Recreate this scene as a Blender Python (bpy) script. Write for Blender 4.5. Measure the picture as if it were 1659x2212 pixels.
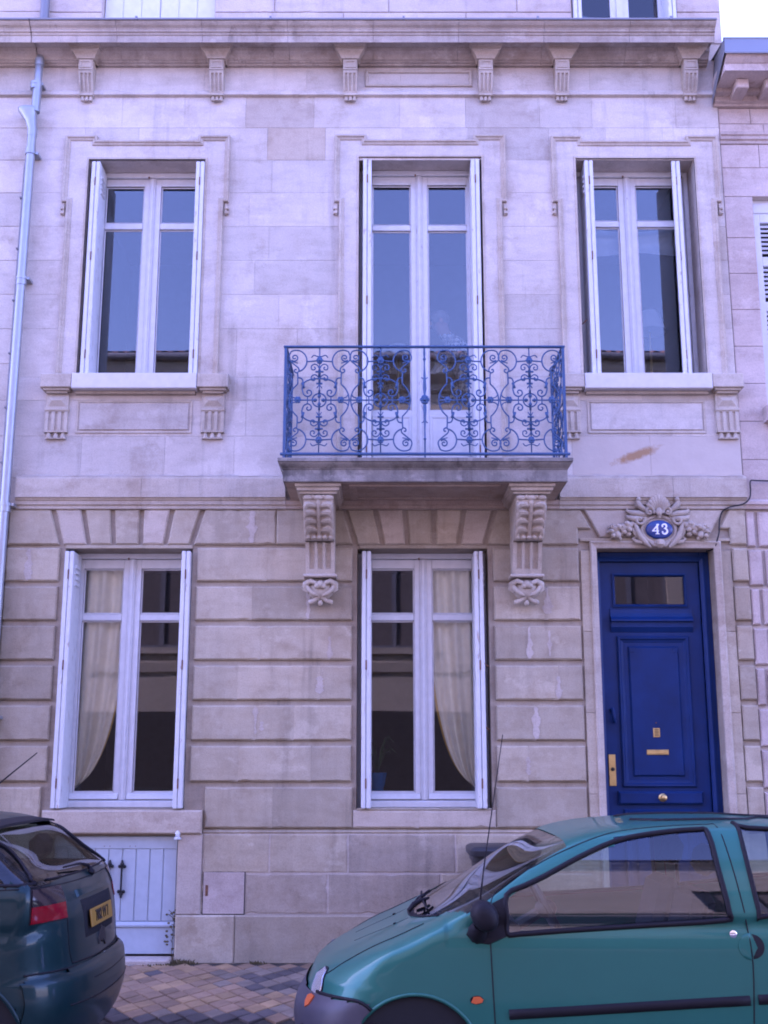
import bpy, bmesh, math, random
from mathutils import Vector, Matrix, noise
rnd = random.Random(43)
rad = math.radians
sc = bpy.context.scene
for o in list(bpy.data.objects): bpy.data.objects.remove(o)
# ---------------------------------------------------------------- camera
cam_d = bpy.data.cameras.new('camera'); cam = bpy.data.objects.new('camera', cam_d); sc.collection.objects.link(cam)
cam.location = (0, -9.8, 1.54); cam.rotation_euler = (rad(90 + 12.3), 0, 0)
cam_d.sensor_fit = 'VERTICAL'; cam_d.sensor_height = 36; cam_d.lens = 36 * 2500 / 2212
cam_d.clip_start = 0.05; cam_d.clip_end = 3000
sc.camera = cam
# ---------------------------------------------------------------- sky and sun (sun behind the house: the facade stands in open shade)
SUN_EL, SUN_ROT = 38, -62
world = bpy.data.worlds.new('World'); sc.world = world; world.use_nodes = True
wn = world.node_tree; wn.nodes.clear()
sky = wn.nodes.new('ShaderNodeTexSky'); sky.sky_type = 'NISHITA'; sky.sun_disc = False
sky.sun_elevation = rad(SUN_EL); sky.sun_rotation = rad(SUN_ROT); sky.altitude = 20; sky.air_density = 1.0; sky.dust_density = 0.8; sky.ozone_density = 1.0
bg = wn.nodes.new('ShaderNodeBackground'); bg.inputs['Strength'].default_value = 0.15
wo = wn.nodes.new('ShaderNodeOutputWorld')
wn.links.new(sky.outputs[0], bg.inputs['Color']); wn.links.new(bg.outputs[0], wo.inputs['Surface'])
sun_d = bpy.data.lights.new('sun', 'SUN'); sun = bpy.data.objects.new('sun', sun_d); sc.collection.objects.link(sun)
sun_d.energy = 3.0; sun_d.angle = rad(.6); sun_d.color = (1.0, 0.95, 0.87)
sd = Vector((math.sin(rad(SUN_ROT)) * math.cos(rad(SUN_EL)), math.cos(rad(SUN_ROT)) * math.cos(rad(SUN_EL)), math.sin(rad(SUN_EL))))
sun.rotation_euler = sd.to_track_quat('Z', 'Y').to_euler()
vs = sc.view_settings
vs.view_transform = 'Standard'; vs.look = 'None'; vs.gamma = 1.0; vs.use_curve_mapping = False
vs.exposure = 2.7
vs.use_white_balance = True; vs.white_balance_temperature = 5450; vs.white_balance_tint = 62   # the compact camera's wrong white balance
sc.cycles.use_denoising = True; sc.cycles.filter_width = 1.9
sc.cycles.max_bounces = 8; sc.cycles.diffuse_bounces = 3; sc.cycles.glossy_bounces = 3; sc.cycles.transparent_max_bounces = 10; sc.cycles.transmission_bounces = 3
sc.cycles.caustics_reflective = False; sc.cycles.caustics_refractive = False
col = sc.collection
# ---------------------------------------------------------------- helpers
def tag(o, label=None, cat=None, group=None, kind=None):
    if label: o['label'] = label
    if cat: o['category'] = cat
    if group: o['group'] = group
    if kind: o['kind'] = kind
    return o
def empty(name, loc=(0, 0, 0), parent=None):
    o = bpy.data.objects.new(name, None); col.objects.link(o); o.location = loc
    if parent: o.parent = parent
    o.empty_display_size = 0.1
    return o
def copy_tree(o, parent=None):
    c = o.copy(); col.objects.link(c); c.parent = parent
    for ch in list(o.children): copy_tree(ch, c)
    return c
def inset(pts, d):
    """offset a simple polygon inwards by d (orientation independent)"""
    n = len(pts); A = sum(pts[i][0] * pts[(i + 1) % n][1] - pts[(i + 1) % n][0] * pts[i][1] for i in range(n))
    s = 1 if A > 0 else -1; out = []
    for i in range(n):
        p0, p1, p2 = Vector(pts[i - 1]), Vector(pts[i]), Vector(pts[(i + 1) % n])
        e1 = (p1 - p0).normalized(); e2 = (p2 - p1).normalized()
        n1 = Vector((-e1.y, e1.x)) * s; n2 = Vector((-e2.y, e2.x)) * s
        m = (n1 + n2); q = m.dot(n1)
        out.append(tuple(p1 + m * (d / q if abs(q) > .2 else d)))
    return out
class MB:
    def __init__(s): s.v = []; s.f = []
    def add(s, vs_, fs_):
        b = len(s.v); s.v += [tuple(p) for p in vs_]; s.f += [tuple(i + b for i in f) for f in fs_]; return s
    def box(s, x0, x1, y0, y1, z0, z1, c=0):
        if c <= 0:
            return s.add([(x0, y0, z0), (x1, y0, z0), (x1, y1, z0), (x0, y1, z0), (x0, y0, z1), (x1, y0, z1), (x1, y1, z1), (x0, y1, z1)],
                  [(0, 3, 2, 1), (4, 5, 6, 7), (0, 1, 5, 4), (1, 2, 6, 5), (2, 3, 7, 6), (3, 0, 4, 7)])
        c = min(c, (x1 - x0) * .45, (y1 - y0) * .45, (z1 - z0) * .45)
        # chamfered: octagonal rings
        def ring(x0, x1, y0, y1, z): return [(x0, y0, z), (x1, y0, z), (x1, y1, z), (x0, y1, z)]
        def ring8(z): return [(x0 + c, y0, z), (x1 - c, y0, z), (x1, y0 + c, z), (x1, y1 - c, z), (x1 - c, y1, z), (x0 + c, y1, z), (x0, y1 - c, z), (x0, y0 + c, z)]
        a = ring(x0 + c, x1 - c, y0 + c, y1 - c, z0); b = ring8(z0 + c); d = ring8(z1 - c); e = ring(x0 + c, x1 - c, y0 + c, y1 - c, z1)
        V = a + b + d + e; F = [(3, 2, 1, 0), (20, 21, 22, 23)]
        for i in range(8): j = (i + 1) % 8; F.append((4 + i, 4 + j, 12 + j, 12 + i))
        for k in range(4):
            i0, i1 = 2 * k, 2 * k + 1; i2 = (2 * k + 2) % 8; kn = (k + 1) % 4
            F.append((k, kn, 4 + i1, 4 + i0)); F.append((kn, 4 + i2, 4 + i1))
            F.append((20 + k, 12 + i0, 12 + i1, 20 + kn)); F.append((20 + kn, 12 + i1, 12 + i2))
        return s.add(V, F)
    def prism(s, pts, y0, y1, c=0.0, back=False):
        """polygon in xz, front at y0 (chamfer c), running back to y1"""
        n = len(pts); A = sum(pts[i][0] * pts[(i + 1) % n][1] - pts[(i + 1) % n][0] * pts[i][1] for i in range(n))
        if A < 0: pts = pts[::-1]
        rings = []
        if c > 0:
            q = inset(pts, c); rings.append([(x, y0, z) for x, z in q]); rings.append([(x, y0 + c, z) for x, z in pts])
        else: rings.append([(x, y0, z) for x, z in pts])
        rings.append([(x, y1, z) for x, z in pts])
        V = [p for r in rings for p in r]; F = [tuple(range(n))]
        for k in range(len(rings) - 1):
            for i in range(n):
                j = (i + 1) % n; F.append((k * n + j, k * n + i, (k + 1) * n + i, (k + 1) * n + j))
        if back: F.append(tuple(len(V) - 1 - i for i in range(n)))
        return s.add(V, F)
    def rect(s, x0, x1, z0, z1, y0, y1, c=0.0, back=False): return s.prism([(x0, z0), (x1, z0), (x1, z1), (x0, z1)], y0, y1, c, back)
    def profx(s, prof, x0, x1, caps=True):
        """(y,z) profile run along x"""
        n = len(prof); V = [(x0, y, z) for y, z in prof] + [(x1, y, z) for y, z in prof]
        F = [(i, i + 1, n + i + 1, n + i) for i in range(n - 1)]
        if caps: F += [tuple(range(n))[::-1], tuple(range(n, 2 * n))]
        return s.add(V, F)
    def sweep(s, path, prof, closed=False):
        """mitred run of a (offset to the left of travel, y) profile along a path in xz"""
        n = len(path); m = len(prof); P = [Vector(p) for p in path]; rows = []
        for i in range(n):
            if closed or 0 < i < n - 1:
                e1 = (P[i] - P[i - 1]).normalized(); e2 = (P[(i + 1) % n] - P[i]).normalized()
            elif i == 0: e1 = e2 = (P[1] - P[0]).normalized()
            else: e1 = e2 = (P[-1] - P[-2]).normalized()
            n1 = Vector((-e1.y, e1.x)); n2 = Vector((-e2.y, e2.x)); mm = n1 + n2; q = max(mm.dot(n1), .15); mm = mm / q
            rows.append([(P[i].x + mm.x * o, y, P[i].y + mm.y * o) for o, y in prof])
        V = [p for r in rows for p in r]; F = []
        for i in range(n if closed else n - 1):
            j = (i + 1) % n
            for k in range(m - 1): F.append((i * m + k, i * m + k + 1, j * m + k + 1, j * m + k))
        if not closed: F += [tuple(range(m)), tuple(range((n - 1) * m, n * m))[::-1]]
        return s.add(V, F)
    def tube(s, pts, r, seg=8, closed=False, caps=True, flat=1.0, up=None):
        P = [Vector(p) for p in pts]; n = len(P); rr = r if isinstance(r, (list, tuple)) else [r] * n
        ref = Vector(up) if up else None; V = []; prev = None
        for i in range(n):
            if closed: t = (P[(i + 1) % n] - P[i - 1])
            else: t = (P[min(i + 1, n - 1)] - P[max(i - 1, 0)])
            t = t.normalized() if t.length > 1e-9 else Vector((0, 0, 1))
            if ref is not None: a = ref - t * ref.dot(t)
            elif prev is not None: a = prev - t * prev.dot(t)
            else: a = t.orthogonal()
            if a.length < 1e-6: a = t.orthogonal()
            a.normalize(); prev = a; b = t.cross(a)
            for k in range(seg):
                w = 2 * math.pi * k / seg; V.append(P[i] + a * (math.cos(w) * rr[i] * flat) + b * (math.sin(w) * rr[i]))
        F = []
        for i in range(n if closed else n - 1):
            j = (i + 1) % n
            for k in range(seg): l = (k + 1) % seg; F.append((i * seg + k, i * seg + l, j * seg + l, j * seg + k))
        if caps and not closed: F += [tuple(range(seg))[::-1], tuple(range((n - 1) * seg, n * seg))]
        return s.add(V, F)
    def lathe(s, prof, c=(0, 0, 0), axis='z', seg=24):
        """profile of (r, h)"""
        n = len(prof); V = []
        for r, h in prof:
            for k in range(seg):
                w = 2 * math.pi * k / seg; a, b = r * math.cos(w), r * math.sin(w)
                V.append({'z': (c[0] + a, c[1] + b, c[2] + h), 'y': (c[0] + a, c[1] + h, c[2] + b), 'x': (c[0] + h, c[1] + a, c[2] + b)}[axis])
        F = []
        for i in range(n - 1):
            for k in range(seg): l = (k + 1) % seg; F.append((i * seg + k, i * seg + l, (i + 1) * seg + l, (i + 1) * seg + k))
        if prof[0][0] > 1e-6: F.append(tuple(range(seg))[::-1])
        if prof[-1][0] > 1e-6: F.append(tuple(range((n - 1) * seg, n * seg)))
        return s.add(V, F)
    def grid(s, fn, nu, nv):
        V = [fn(i / nu, j / nv) for i in range(nu + 1) for j in range(nv + 1)]
        F = [(i * (nv + 1) + j, (i + 1) * (nv + 1) + j, (i + 1) * (nv + 1) + j + 1, i * (nv + 1) + j + 1) for i in range(nu) for j in range(nv)]
        return s.add(V, F)
    def ball(s, c, rx, ry=None, rz=None, seg=10, rings=6):
        ry = rx if ry is None else ry; rz = rx if rz is None else rz; V = [(c[0], c[1], c[2] - rz)]
        for i in range(1, rings):
            a = math.pi * i / rings - math.pi / 2
            for k in range(seg): w = 2 * math.pi * k / seg; V.append((c[0] + rx * math.cos(a) * math.cos(w), c[1] + ry * math.cos(a) * math.sin(w), c[2] + rz * math.sin(a)))
        V.append((c[0], c[1], c[2] + rz)); F = []
        for k in range(seg):
            l = (k + 1) % seg; F.append((0, 1 + l, 1 + k)); F.append((len(V) - 1, 1 + (rings - 2) * seg + k, 1 + (rings - 2) * seg + l))
            for i in range(rings - 2): F.append((1 + i * seg + k, 1 + i * seg + l, 1 + (i + 1) * seg + l, 1 + (i + 1) * seg + k))
        return s.add(V, F)
    def mesh(s, name):
        me = bpy.data.meshes.new(name); me.from_pydata(s.v, [], s.f); me.update()
        bm = bmesh.new(); bm.from_mesh(me); bmesh.ops.recalc_face_normals(bm, faces=bm.faces); bm.to_mesh(me); bm.free()
        return me
    def build(s, name, mat, parent=None, smooth=False, angle=35):
        me = s.mesh(name); me.materials.append(mat)
        if smooth:
            for p in me.polygons: p.use_smooth = True
            me.set_sharp_from_angle(angle=rad(angle))
        o = bpy.data.objects.new(name, me); col.objects.link(o)
        if parent: o.parent = parent
        return o
def spiral(cx, cz, r0, r1, a0, a1, n=18):
    return [(cx + (r0 + (r1 - r0) * i / n) * math.cos(rad(a0 + (a1 - a0) * i / n)), cz + (r0 + (r1 - r0) * i / n) * math.sin(rad(a0 + (a1 - a0) * i / n))) for i in range(n + 1)]
def smooth_path(pts, sub=6, closed=False):
    """Catmull-Rom through the points (any dimension)"""
    P = [Vector(p) for p in pts]; n = len(P); out = []
    for i in range(n if closed else n - 1):
        if closed: p0, p1, p2, p3 = P[i - 1], P[i], P[(i + 1) % n], P[(i + 2) % n]
        else: p0, p1, p2, p3 = P[max(i - 1, 0)], P[i], P[i + 1], P[min(i + 2, n - 1)]
        for k in range(sub):
            t = k / sub
            out.append(tuple(.5 * ((2 * p1) + (p2 - p0) * t + (2 * p0 - 5 * p1 + 4 * p2 - p3) * t * t + (3 * p1 - p0 - 3 * p2 + p3) * t ** 3)))
    if not closed: out.append(tuple(P[-1]))
    return out
# ---------------------------------------------------------------- materials
def nmat(name):
    m = bpy.data.materials.new(name); m.use_nodes = True; nt = m.node_tree
    return m, nt, nt.nodes['Principled BSDF']
def L(nt, a, b): nt.links.new(a, b)
def nd(nt, t, **kw):
    n = nt.nodes.new(t)
    for k, v in kw.items(): setattr(n, k, v)
    return n
def noise_n(nt, scale, detail=4, rough=.55, vec=None, stretch=None):
    if vec is None:
        g = nd(nt, 'ShaderNodeNewGeometry'); vec = g.outputs['Position']
    if stretch:
        mp = nd(nt, 'ShaderNodeMapping'); mp.inputs['Scale'].default_value = stretch; L(nt, vec, mp.inputs['Vector']); vec = mp.outputs[0]
    n = nd(nt, 'ShaderNodeTexNoise'); n.inputs['Scale'].default_value = scale; n.inputs['Detail'].default_value = detail; n.inputs['Roughness'].default_value = rough
    L(nt, vec, n.inputs['Vector']); return n.outputs['Fac']
def ramp(nt, fac, stops):
    r = nd(nt, 'ShaderNodeValToRGB'); el = r.color_ramp.elements
    while len(el) < len(stops): el.new(.5)
    for e, (p, c) in zip(el, stops):
        e.position = p; e.color = (c, c, c, 1) if isinstance(c, (int, float)) else (*c, 1)
    L(nt, fac, r.inputs[0]); return r.outputs[0]
def mix(nt, fac, a, b, mode='MIX'):
    m = nd(nt, 'ShaderNodeMix', data_type='RGBA', blend_type=mode)
    for sck, val in ((m.inputs[0], fac), (m.inputs[6], a), (m.inputs[7], b)):
        if isinstance(val, (int, float)): sck.default_value = val
        elif isinstance(val, tuple): sck.default_value = (*val, 1)
        else: L(nt, val, sck)
    return m.outputs[2]
def bump(nt, bsdf, h, strength=.3, dist=.01, prev=None):
    b = nd(nt, 'ShaderNodeBump'); b.inputs['Strength'].default_value = strength; b.inputs['Distance'].default_value = dist; L(nt, h, b.inputs['Height'])
    if prev is not None: L(nt, prev, b.inputs['Normal'])
    L(nt, b.outputs[0], bsdf.inputs['Normal']); return b.outputs[0]
def stone(name, base, dark, light, rough=.9, tone=.10, pits=.35, grime=.5, gstops=(.45, .72), warm=None, soot_amt=.55):
    m, nt, b = nmat(name)
    big = noise_n(nt, 1.1, 5, .6); med = noise_n(nt, 7, 5, .6); fine = noise_n(nt, 90, 3, .6)
    strk = noise_n(nt, 1.0, 6, .65, stretch=(9, 9, .8)); wavy = noise_n(nt, 2.2, 4, .6, stretch=(1.2, 1, 4.5))
    c = mix(nt, ramp(nt, med, [(.3, 0), (.75, 1)]), base, light)
    c = mix(nt, ramp(nt, wavy, [(.48, 0), (.62, .55)]), c, warm or tuple(x * .86 for x in base))
    g = mix(nt, 1.0, ramp(nt, big, [(gstops[0], 0), (gstops[1], 1)]), ramp(nt, strk, [(.3, .25), (.7, 1)]), 'MULTIPLY')
    g = mix(nt, 1.0, g, (grime, grime, grime), 'MULTIPLY')
    c = mix(nt, g, c, dark)
    cloud = noise_n(nt, .55, 4, .55); c = mix(nt, 1.0, c, ramp(nt, cloud, [(.33, (.87, .825, .785)), (.5, (.99, .98, .97)), (.66, (1.06, 1.07, 1.09))]), 'MULTIPLY')
    blot = noise_n(nt, 3.1, 6, .7); c = mix(nt, 1.0, c, ramp(nt, blot, [(.34, (.84, .81, .78)), (.47, (1., 1., 1.)), (.66, (1.05, 1.055, 1.06))]), 'MULTIPLY')
    wash = noise_n(nt, 1.9, 9, .68, stretch=(1, 1, 1.25)); c = mix(nt, ramp(nt, wash, [(.555, 0), (.60, .42), (.9, .5)]), c, tuple(min(.72, x * 1.12) for x in light))
    soot = noise_n(nt, 1.3, 7, .7, stretch=(7, 7, .55)); sm = mix(nt, 1.0, ramp(nt, soot, [(.53, 0), (.70, 1)]), ramp(nt, noise_n(nt, .9, 3), [(.45, 0), (.62, soot_amt)]), 'MULTIPLY')
    c = mix(nt, sm, c, tuple(x * .62 for x in dark))
    speck = noise_n(nt, 210, 2, .5); c = mix(nt, 1.0, c, ramp(nt, speck, [(.30, .72), (.40, 1.0)]), 'MULTIPLY')
    oi = nd(nt, 'ShaderNodeObjectInfo'); rv = ramp(nt, oi.outputs['Random'], [(0, 1 - tone * 1.3), (.35, 1.0 - tone * .25), (1, 1 + tone * .6)])
    c = mix(nt, 1.0, c, rv, 'MULTIPLY')
    c = mix(nt, 1.0, c, ramp(nt, fine, [(.25, .86), (.6, 1.04)]), 'MULTIPLY')
    L(nt, c, b.inputs['Base Color']); b.inputs['Roughness'].default_value = rough; b.inputs['Specular IOR Level'].default_value = .2
    p1 = bump(nt, b, fine, .35, .004)
    vo = nd(nt, 'ShaderNodeTexVoronoi'); vo.inputs['Scale'].default_value = 55; ge = nd(nt, 'ShaderNodeNewGeometry'); L(nt, ge.outputs['Position'], vo.inputs['Vector'])
    pit = mix(nt, ramp(nt, med, [(.52, 0), (.66, 1)]), (1., 1., 1.), ramp(nt, vo.outputs['Distance'], [(.12, 0), (.3, 1)]))
    p2 = bump(nt, b, pit, pits, .006, p1)
    bump(nt, b, med, .25, .012, p2)
    return m
def paint(name, c, rough=.45, wear=None, wear_amt=.0, vary=.06, scale=14, spec=.4, bumpy=.12):
    m, nt, b = nmat(name)
    n1 = noise_n(nt, scale, 4, .6); cc = mix(nt, ramp(nt, n1, [(.3, 0), (.7, 1)]), tuple(x * (1 - vary) for x in c), tuple(min(1, x * (1 + vary)) for x in c))
    if wear:
        w = noise_n(nt, 22, 6, .7, stretch=(1, 1, .25)); cc = mix(nt, ramp(nt, w, [(.74 - wear_amt, 0), (.78 - wear_amt, 1)]), cc, wear)
    L(nt, cc, b.inputs['Base Color']); b.inputs['Roughness'].default_value = rough; b.inputs['Specular IOR Level'].default_value = spec
    bump(nt, b, noise_n(nt, 60, 3), bumpy, .003)
    return m
def metal(name, c, rough=.35, met=1.0, vary=.2, scale=8):
    m, nt, b = nmat(name); n1 = noise_n(nt, scale, 5, .6)
    L(nt, mix(nt, n1, tuple(x * (1 - vary) for x in c), tuple(min(1, x * (1 + vary)) for x in c)), b.inputs['Base Color'])
    b.inputs['Metallic'].default_value = met
    r = nd(nt, 'ShaderNodeMapRange'); r.inputs[3].default_value = rough * .75; r.inputs[4].default_value = rough * 1.35; L(nt, n1, r.inputs[0]); L(nt, r.outputs[0], b.inputs['Roughness'])
    return m
def glassm(name, tint=(.86, .9, .9), ior=1.62, rough=.0, wob=0.0):
    """thin pane: see-through with a fresnel mirror"""
    m = bpy.data.materials.new(name); m.use_nodes = True; nt = m.node_tree; nt.nodes.clear()
    tr = nd(nt, 'ShaderNodeBsdfTransparent'); tr.inputs[0].default_value = (*tint, 1)
    gl = nd(nt, 'ShaderNodeBsdfGlossy'); gl.inputs['Roughness'].default_value = rough; gl.inputs[0].default_value = (1, 1, 1, 1)
    fr = nd(nt, 'ShaderNodeFresnel'); fr.inputs['IOR'].default_value = ior
    mx = nd(nt, 'ShaderNodeMixShader'); out = nd(nt, 'ShaderNodeOutputMaterial')
    L(nt, fr.outputs[0], mx.inputs[0]); L(nt, tr.outputs[0], mx.inputs[1]); L(nt, gl.outputs[0], mx.inputs[2]); L(nt, mx.outputs[0], out.inputs[0])
    if wob:
        bu = nd(nt, 'ShaderNodeBump'); bu.inputs['Strength'].default_value = wob; bu.inputs['Distance'].default_value = .01
        L(nt, noise_n(nt, 1.6, 1, .4), bu.inputs['Height']); L(nt, bu.outputs[0], gl.inputs['Normal'])
    return m
def carpaint(name, c, flake=.35, coat=.55):
    m, nt, b = nmat(name); n1 = noise_n(nt, 3, 3)
    L(nt, mix(nt, n1, tuple(x * .93 for x in c), tuple(x * 1.07 for x in c)), b.inputs['Base Color'])
    b.inputs['Metallic'].default_value = flake; b.inputs['Roughness'].default_value = .42; b.inputs['Specular IOR Level'].default_value = .25; b.inputs['Coat Weight'].default_value = coat; b.inputs['Coat Roughness'].default_value = .05; b.inputs['Coat IOR'].default_value = 1.42
    dirt = noise_n(nt, 25, 5, .7); bump(nt, b, dirt, .02, .002)
    return m
M = {}
M['stone'] = stone('limestone', (.54, .475, .41), (.39, .345, .30), (.60, .54, .48), tone=.13, grime=.55)
M['stone_low'] = stone('limestone_street', (.46, .378, .268), (.30, .25, .18), (.505, .43, .325), tone=.15, grime=.75, gstops=(.38, .62))
M['stone_rough'] = stone('limestone_pitted', (.49, .42, .35), (.35, .30, .25), (.54, .475, .40), pits=.9, tone=.05, grime=.8)
M['stone_brown'] = stone('limestone_brown', (.485, .40, .31), (.38, .305, .23), (.53, .45, .355), pits=.4, tone=.05, grime=.5)
M['stone_carved'] = stone('limestone_carved', (.465, .392, .308), (.30, .255, .205), (.53, .46, .38), tone=.05, pits=.12, grime=.5)
M['stone_right'] = stone('limestone_neighbour', (.50, .405, .355), (.36, .29, .24), (.57, .47, .415), tone=.09, pits=.8, grime=.6)
M['stone_balcony'] = stone('balcony_stone', (.24, .215, .195), (.075, .07, .065), (.36, .33, .30), tone=.05, pits=.6, grime=1.0, gstops=(.36, .56), soot_amt=1.0)
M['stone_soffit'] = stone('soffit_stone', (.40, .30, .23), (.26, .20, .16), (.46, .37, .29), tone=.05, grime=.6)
M['stone_cornice'] = stone('limestone_cornice', (.47, .40, .335), (.27, .225, .185), (.54, .475, .41), tone=.10, pits=.3, grime=.95, gstops=(.36, .6), soot_amt=1.0)
M['stone_plinth'] = stone('limestone_plinth_worn', (.385, .315, .235), (.25, .21, .16), (.45, .38, .30), pits=.9, tone=.06, grime=.9, gstops=(.36, .6))
M['mortar'] = stone('mortar', (.53, .46, .40), (.42, .36, .31), (.6, .53, .47), tone=.04, pits=.1, grime=.3)
M['mortar_light'] = stone('mortar_patch', (.485, .41, .335), (.38, .32, .265), (.52, .445, .375), tone=.05, pits=.1, grime=.4)
M['joint'] = stone('joint_recess', (.37, .305, .23), (.25, .205, .16), (.43, .365, .285), tone=.04, grime=.8)
M['attic'] = stone('attic_stone', (.53, .45, .39), (.43, .36, .31), (.57, .49, .43), tone=.08, pits=.15, grime=.4)
M['white'] = paint('white_paint', (.60, .60, .60), .42, (.34, .29, .25), .05)
M['white_worn'] = paint('worn_white_paint', (.59, .59, .59), .5, (.40, .34, .30), .13)
M['sill'] = paint('sill_paint', (.58, .55, .53), .7, (.5, .45, .4), .08, spec=.2)
M['cellar'] = paint('pale_grey_blue_paint', (.40, .44, .48), .5, (.36, .33, .3), .06)
M['blue_iron'] = paint('blue_iron_paint', (.032, .08, .185), .4, (.1, .12, .2), .04, vary=.15)
M['door'] = paint('blue_door_paint', (.0045, .024, .105), .45, None, 0, vary=.22, scale=3.5, spec=.22)
M['brass'] = metal('brass', (.62, .43, .17), .38, 1, .25, 20)
M['zinc'] = metal('zinc_sheet', (.20, .20, .215), .55, .35, .15, 5)
M['galv'] = metal('galvanised_pipe', (.33, .35, .37), .4, .6, .2, 9)
M['black'] = paint('black_iron', (.012, .012, .014), .5, spec=.4)
M['cable'] = paint('black_cable', (.015, .015, .018), .6)
M['rust'] = paint('rusty_iron', (.16, .07, .035), .8, vary=.4, scale=40)
M['glass'] = glassm('window_glass', (.74, .78, .80), 1.68, wob=.09)
M['glass_low'] = glassm('street_window_glass', (.92, .94, .93), 1.42, wob=.05)
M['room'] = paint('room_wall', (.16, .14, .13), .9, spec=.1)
M['curtain'] = paint('curtain_cloth', (.92, .85, .71), .95, spec=.05, bumpy=.3)
M['gold'] = paint('gold_trim', (.62, .38, .08), .8, spec=.1)
M['cloth'] = paint('white_cloth', (.80, .80, .82), .9, spec=.1)
M['rubber'] = paint('black_rubber', (.011, .010, .013), .6, spec=.18)
# ================================================================ ground
def ground_mats():
    m, nt, b = nmat('asphalt'); n1 = noise_n(nt, 120, 3); n2 = noise_n(nt, 1.5, 5)
    L(nt, mix(nt, n2, (.08, .08, .082), (.13, .125, .12)), b.inputs['Base Color']); b.inputs['Roughness'].default_value = .92; bump(nt, b, n1, .5, .006); M['asphalt'] = m
    for key, c in (('tile_tan', (.36, .22, .105)), ('tile_pink', (.285, .175, .098)), ('tile_grey', (.215, .16, .112)), ('tile_slate', (.088, .07, .062))):
        m, nt, b = nmat(key); oi = nd(nt, 'ShaderNodeObjectInfo'); n2 = noise_n(nt, 9, 5, .65); n1 = noise_n(nt, 150, 3)
        cc = mix(nt, ramp(nt, n2, [(.3, 0), (.7, 1)]), tuple(x * .78 for x in c), tuple(x * 1.15 for x in c))
        cc = mix(nt, 1.0, cc, ramp(nt, oi.outputs['Random'], [(0, .78), (1, 1.2)]), 'MULTIPLY'); cc = mix(nt, 1.0, cc, ramp(nt, noise_n(nt, 2.3, 6, .7), [(.36, (.72, .70, .66)), (.50, (1., 1., 1.))]), 'MULTIPLY')
        L(nt, cc, b.inputs['Base Color']); b.inputs['Roughness'].default_value = .82; bump(nt, b, n1, .3, .003); M[key] = m
    M['tile_bed'] = stone('tile_bed', (.05, .044, .034), (.03, .032, .02), (.07, .06, .05), grime=.9)
    M['kerb'] = stone('kerb_stone', (.26, .24, .22), (.15, .15, .12), (.33, .31, .28), grime=.8)
    M['weed'] = paint('weed_leaf', (.11, .085, .04), .8, vary=.35, scale=30, spec=.15)
ground_mats()
ROAD = -0.13; KY = -2.32
tag(MB().add([(-600, -900, ROAD - .06), (600, -900, ROAD - .06), (600, 900, ROAD - .06), (-600, 900, ROAD - .06)], [(0, 1, 2, 3)]).build('ground', M['asphalt']), kind='structure')
tag(MB().box(-60, 60, -9.2, KY - .15, ROAD - .05, ROAD).build('road', M['asphalt']), kind='structure')
pave = tag(MB().box(-14, 14, KY, .44, ROAD - .05, -.014).build('pavement', M['tile_bed']), kind='structure')
tag(MB().box(-14, 14, -12.6, -9.35, ROAD - .05, 0).build('far_pavement', M['kerb']), kind='structure')
for yk, nm in ((KY, 'kerb'), (-9.2, 'far_kerb')):
    kb = MB()
    for i in range(28):
        x0 = -14 + i; kb.box(x0 + .004, x0 + .996, yk - .15, yk - .004, ROAD - .05, -.004, .012)
    tag(kb.build(nm, M['kerb']), kind='structure')
# diagonal paving tiles
DX, DY, G = .166, .29, .0075
def tile_mesh(mat):
    b = MB(); a, c = DX / 2 - G, DY / 2 - G; ch = .006
    top = [(-a + ch, 0, 0), (0, -c + ch, 0), (a - ch, 0, 0), (0, c - ch, 0)]; mid = [(-a, 0, -.004), (0, -c, -.004), (a, 0, -.004), (0, c, -.004)]; low = [(-a, 0, -.016), (0, -c, -.016), (a, 0, -.016), (0, c, -.016)]
    F = [(0, 1, 2, 3)]
    for k in (0, 1):
        for i in range(4): j = (i + 1) % 4; F.append((4 * k + i, 4 * k + 4 + i, 4 * k + 4 + j, 4 * k + j))
    b.add(top + mid + low, F); me = b.mesh('paving_tile'); me.materials.append(mat); return me
tm = {k: tile_mesh(M[k]) for k in ('tile_tan', 'tile_pink', 'tile_grey', 'tile_slate')}
rest = MB(); ntile = 0
for j in range(-21, 1):
    for i in range(-42, 44):
        x = (i + (.5 if j % 2 else 0)) * DX; y = j * DY / 2 - .06
        if y - DY / 2 < KY or y + DY / 2 > -.012: continue
        nz = noise.noise(Vector((x * 1.1 + 3.3, y * 2.6, 1.7))) + rnd.uniform(-.22, .22)
        key = 'tile_slate' if nz > .34 else 'tile_grey' if nz > .16 else ('tile_pink' if rnd.random() < .55 else 'tile_tan')
        if -1.98 < x < -.30 and ntile < 300:
            o = bpy.data.objects.new('paving_tile', tm[key]); col.objects.link(o); o.parent = pave
            o.location = (x, y, rnd.uniform(-.002, .0025)); o.rotation_euler = (rnd.gauss(0, .012), rnd.gauss(0, .012), rnd.gauss(0, .012)); ntile += 1
        else:
            zz = rnd.uniform(-.003, .002); a, c = DX / 2 - G, DY / 2 - G
            rest.add([(x - a, y, zz), (x, y - c, zz), (x + a, y, zz), (x, y + c, zz), (x - a, y, -.016), (x, y - c, -.016), (x + a, y, -.016), (x, y + c, -.016)],
                     [(0, 1, 2, 3), (0, 4, 5, 1), (1, 5, 6, 2), (2, 6, 7, 3), (3, 7, 4, 0)])
tag(rest.build('paving_tile_field', M['tile_pink'], pave), kind='stuff')

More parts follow.
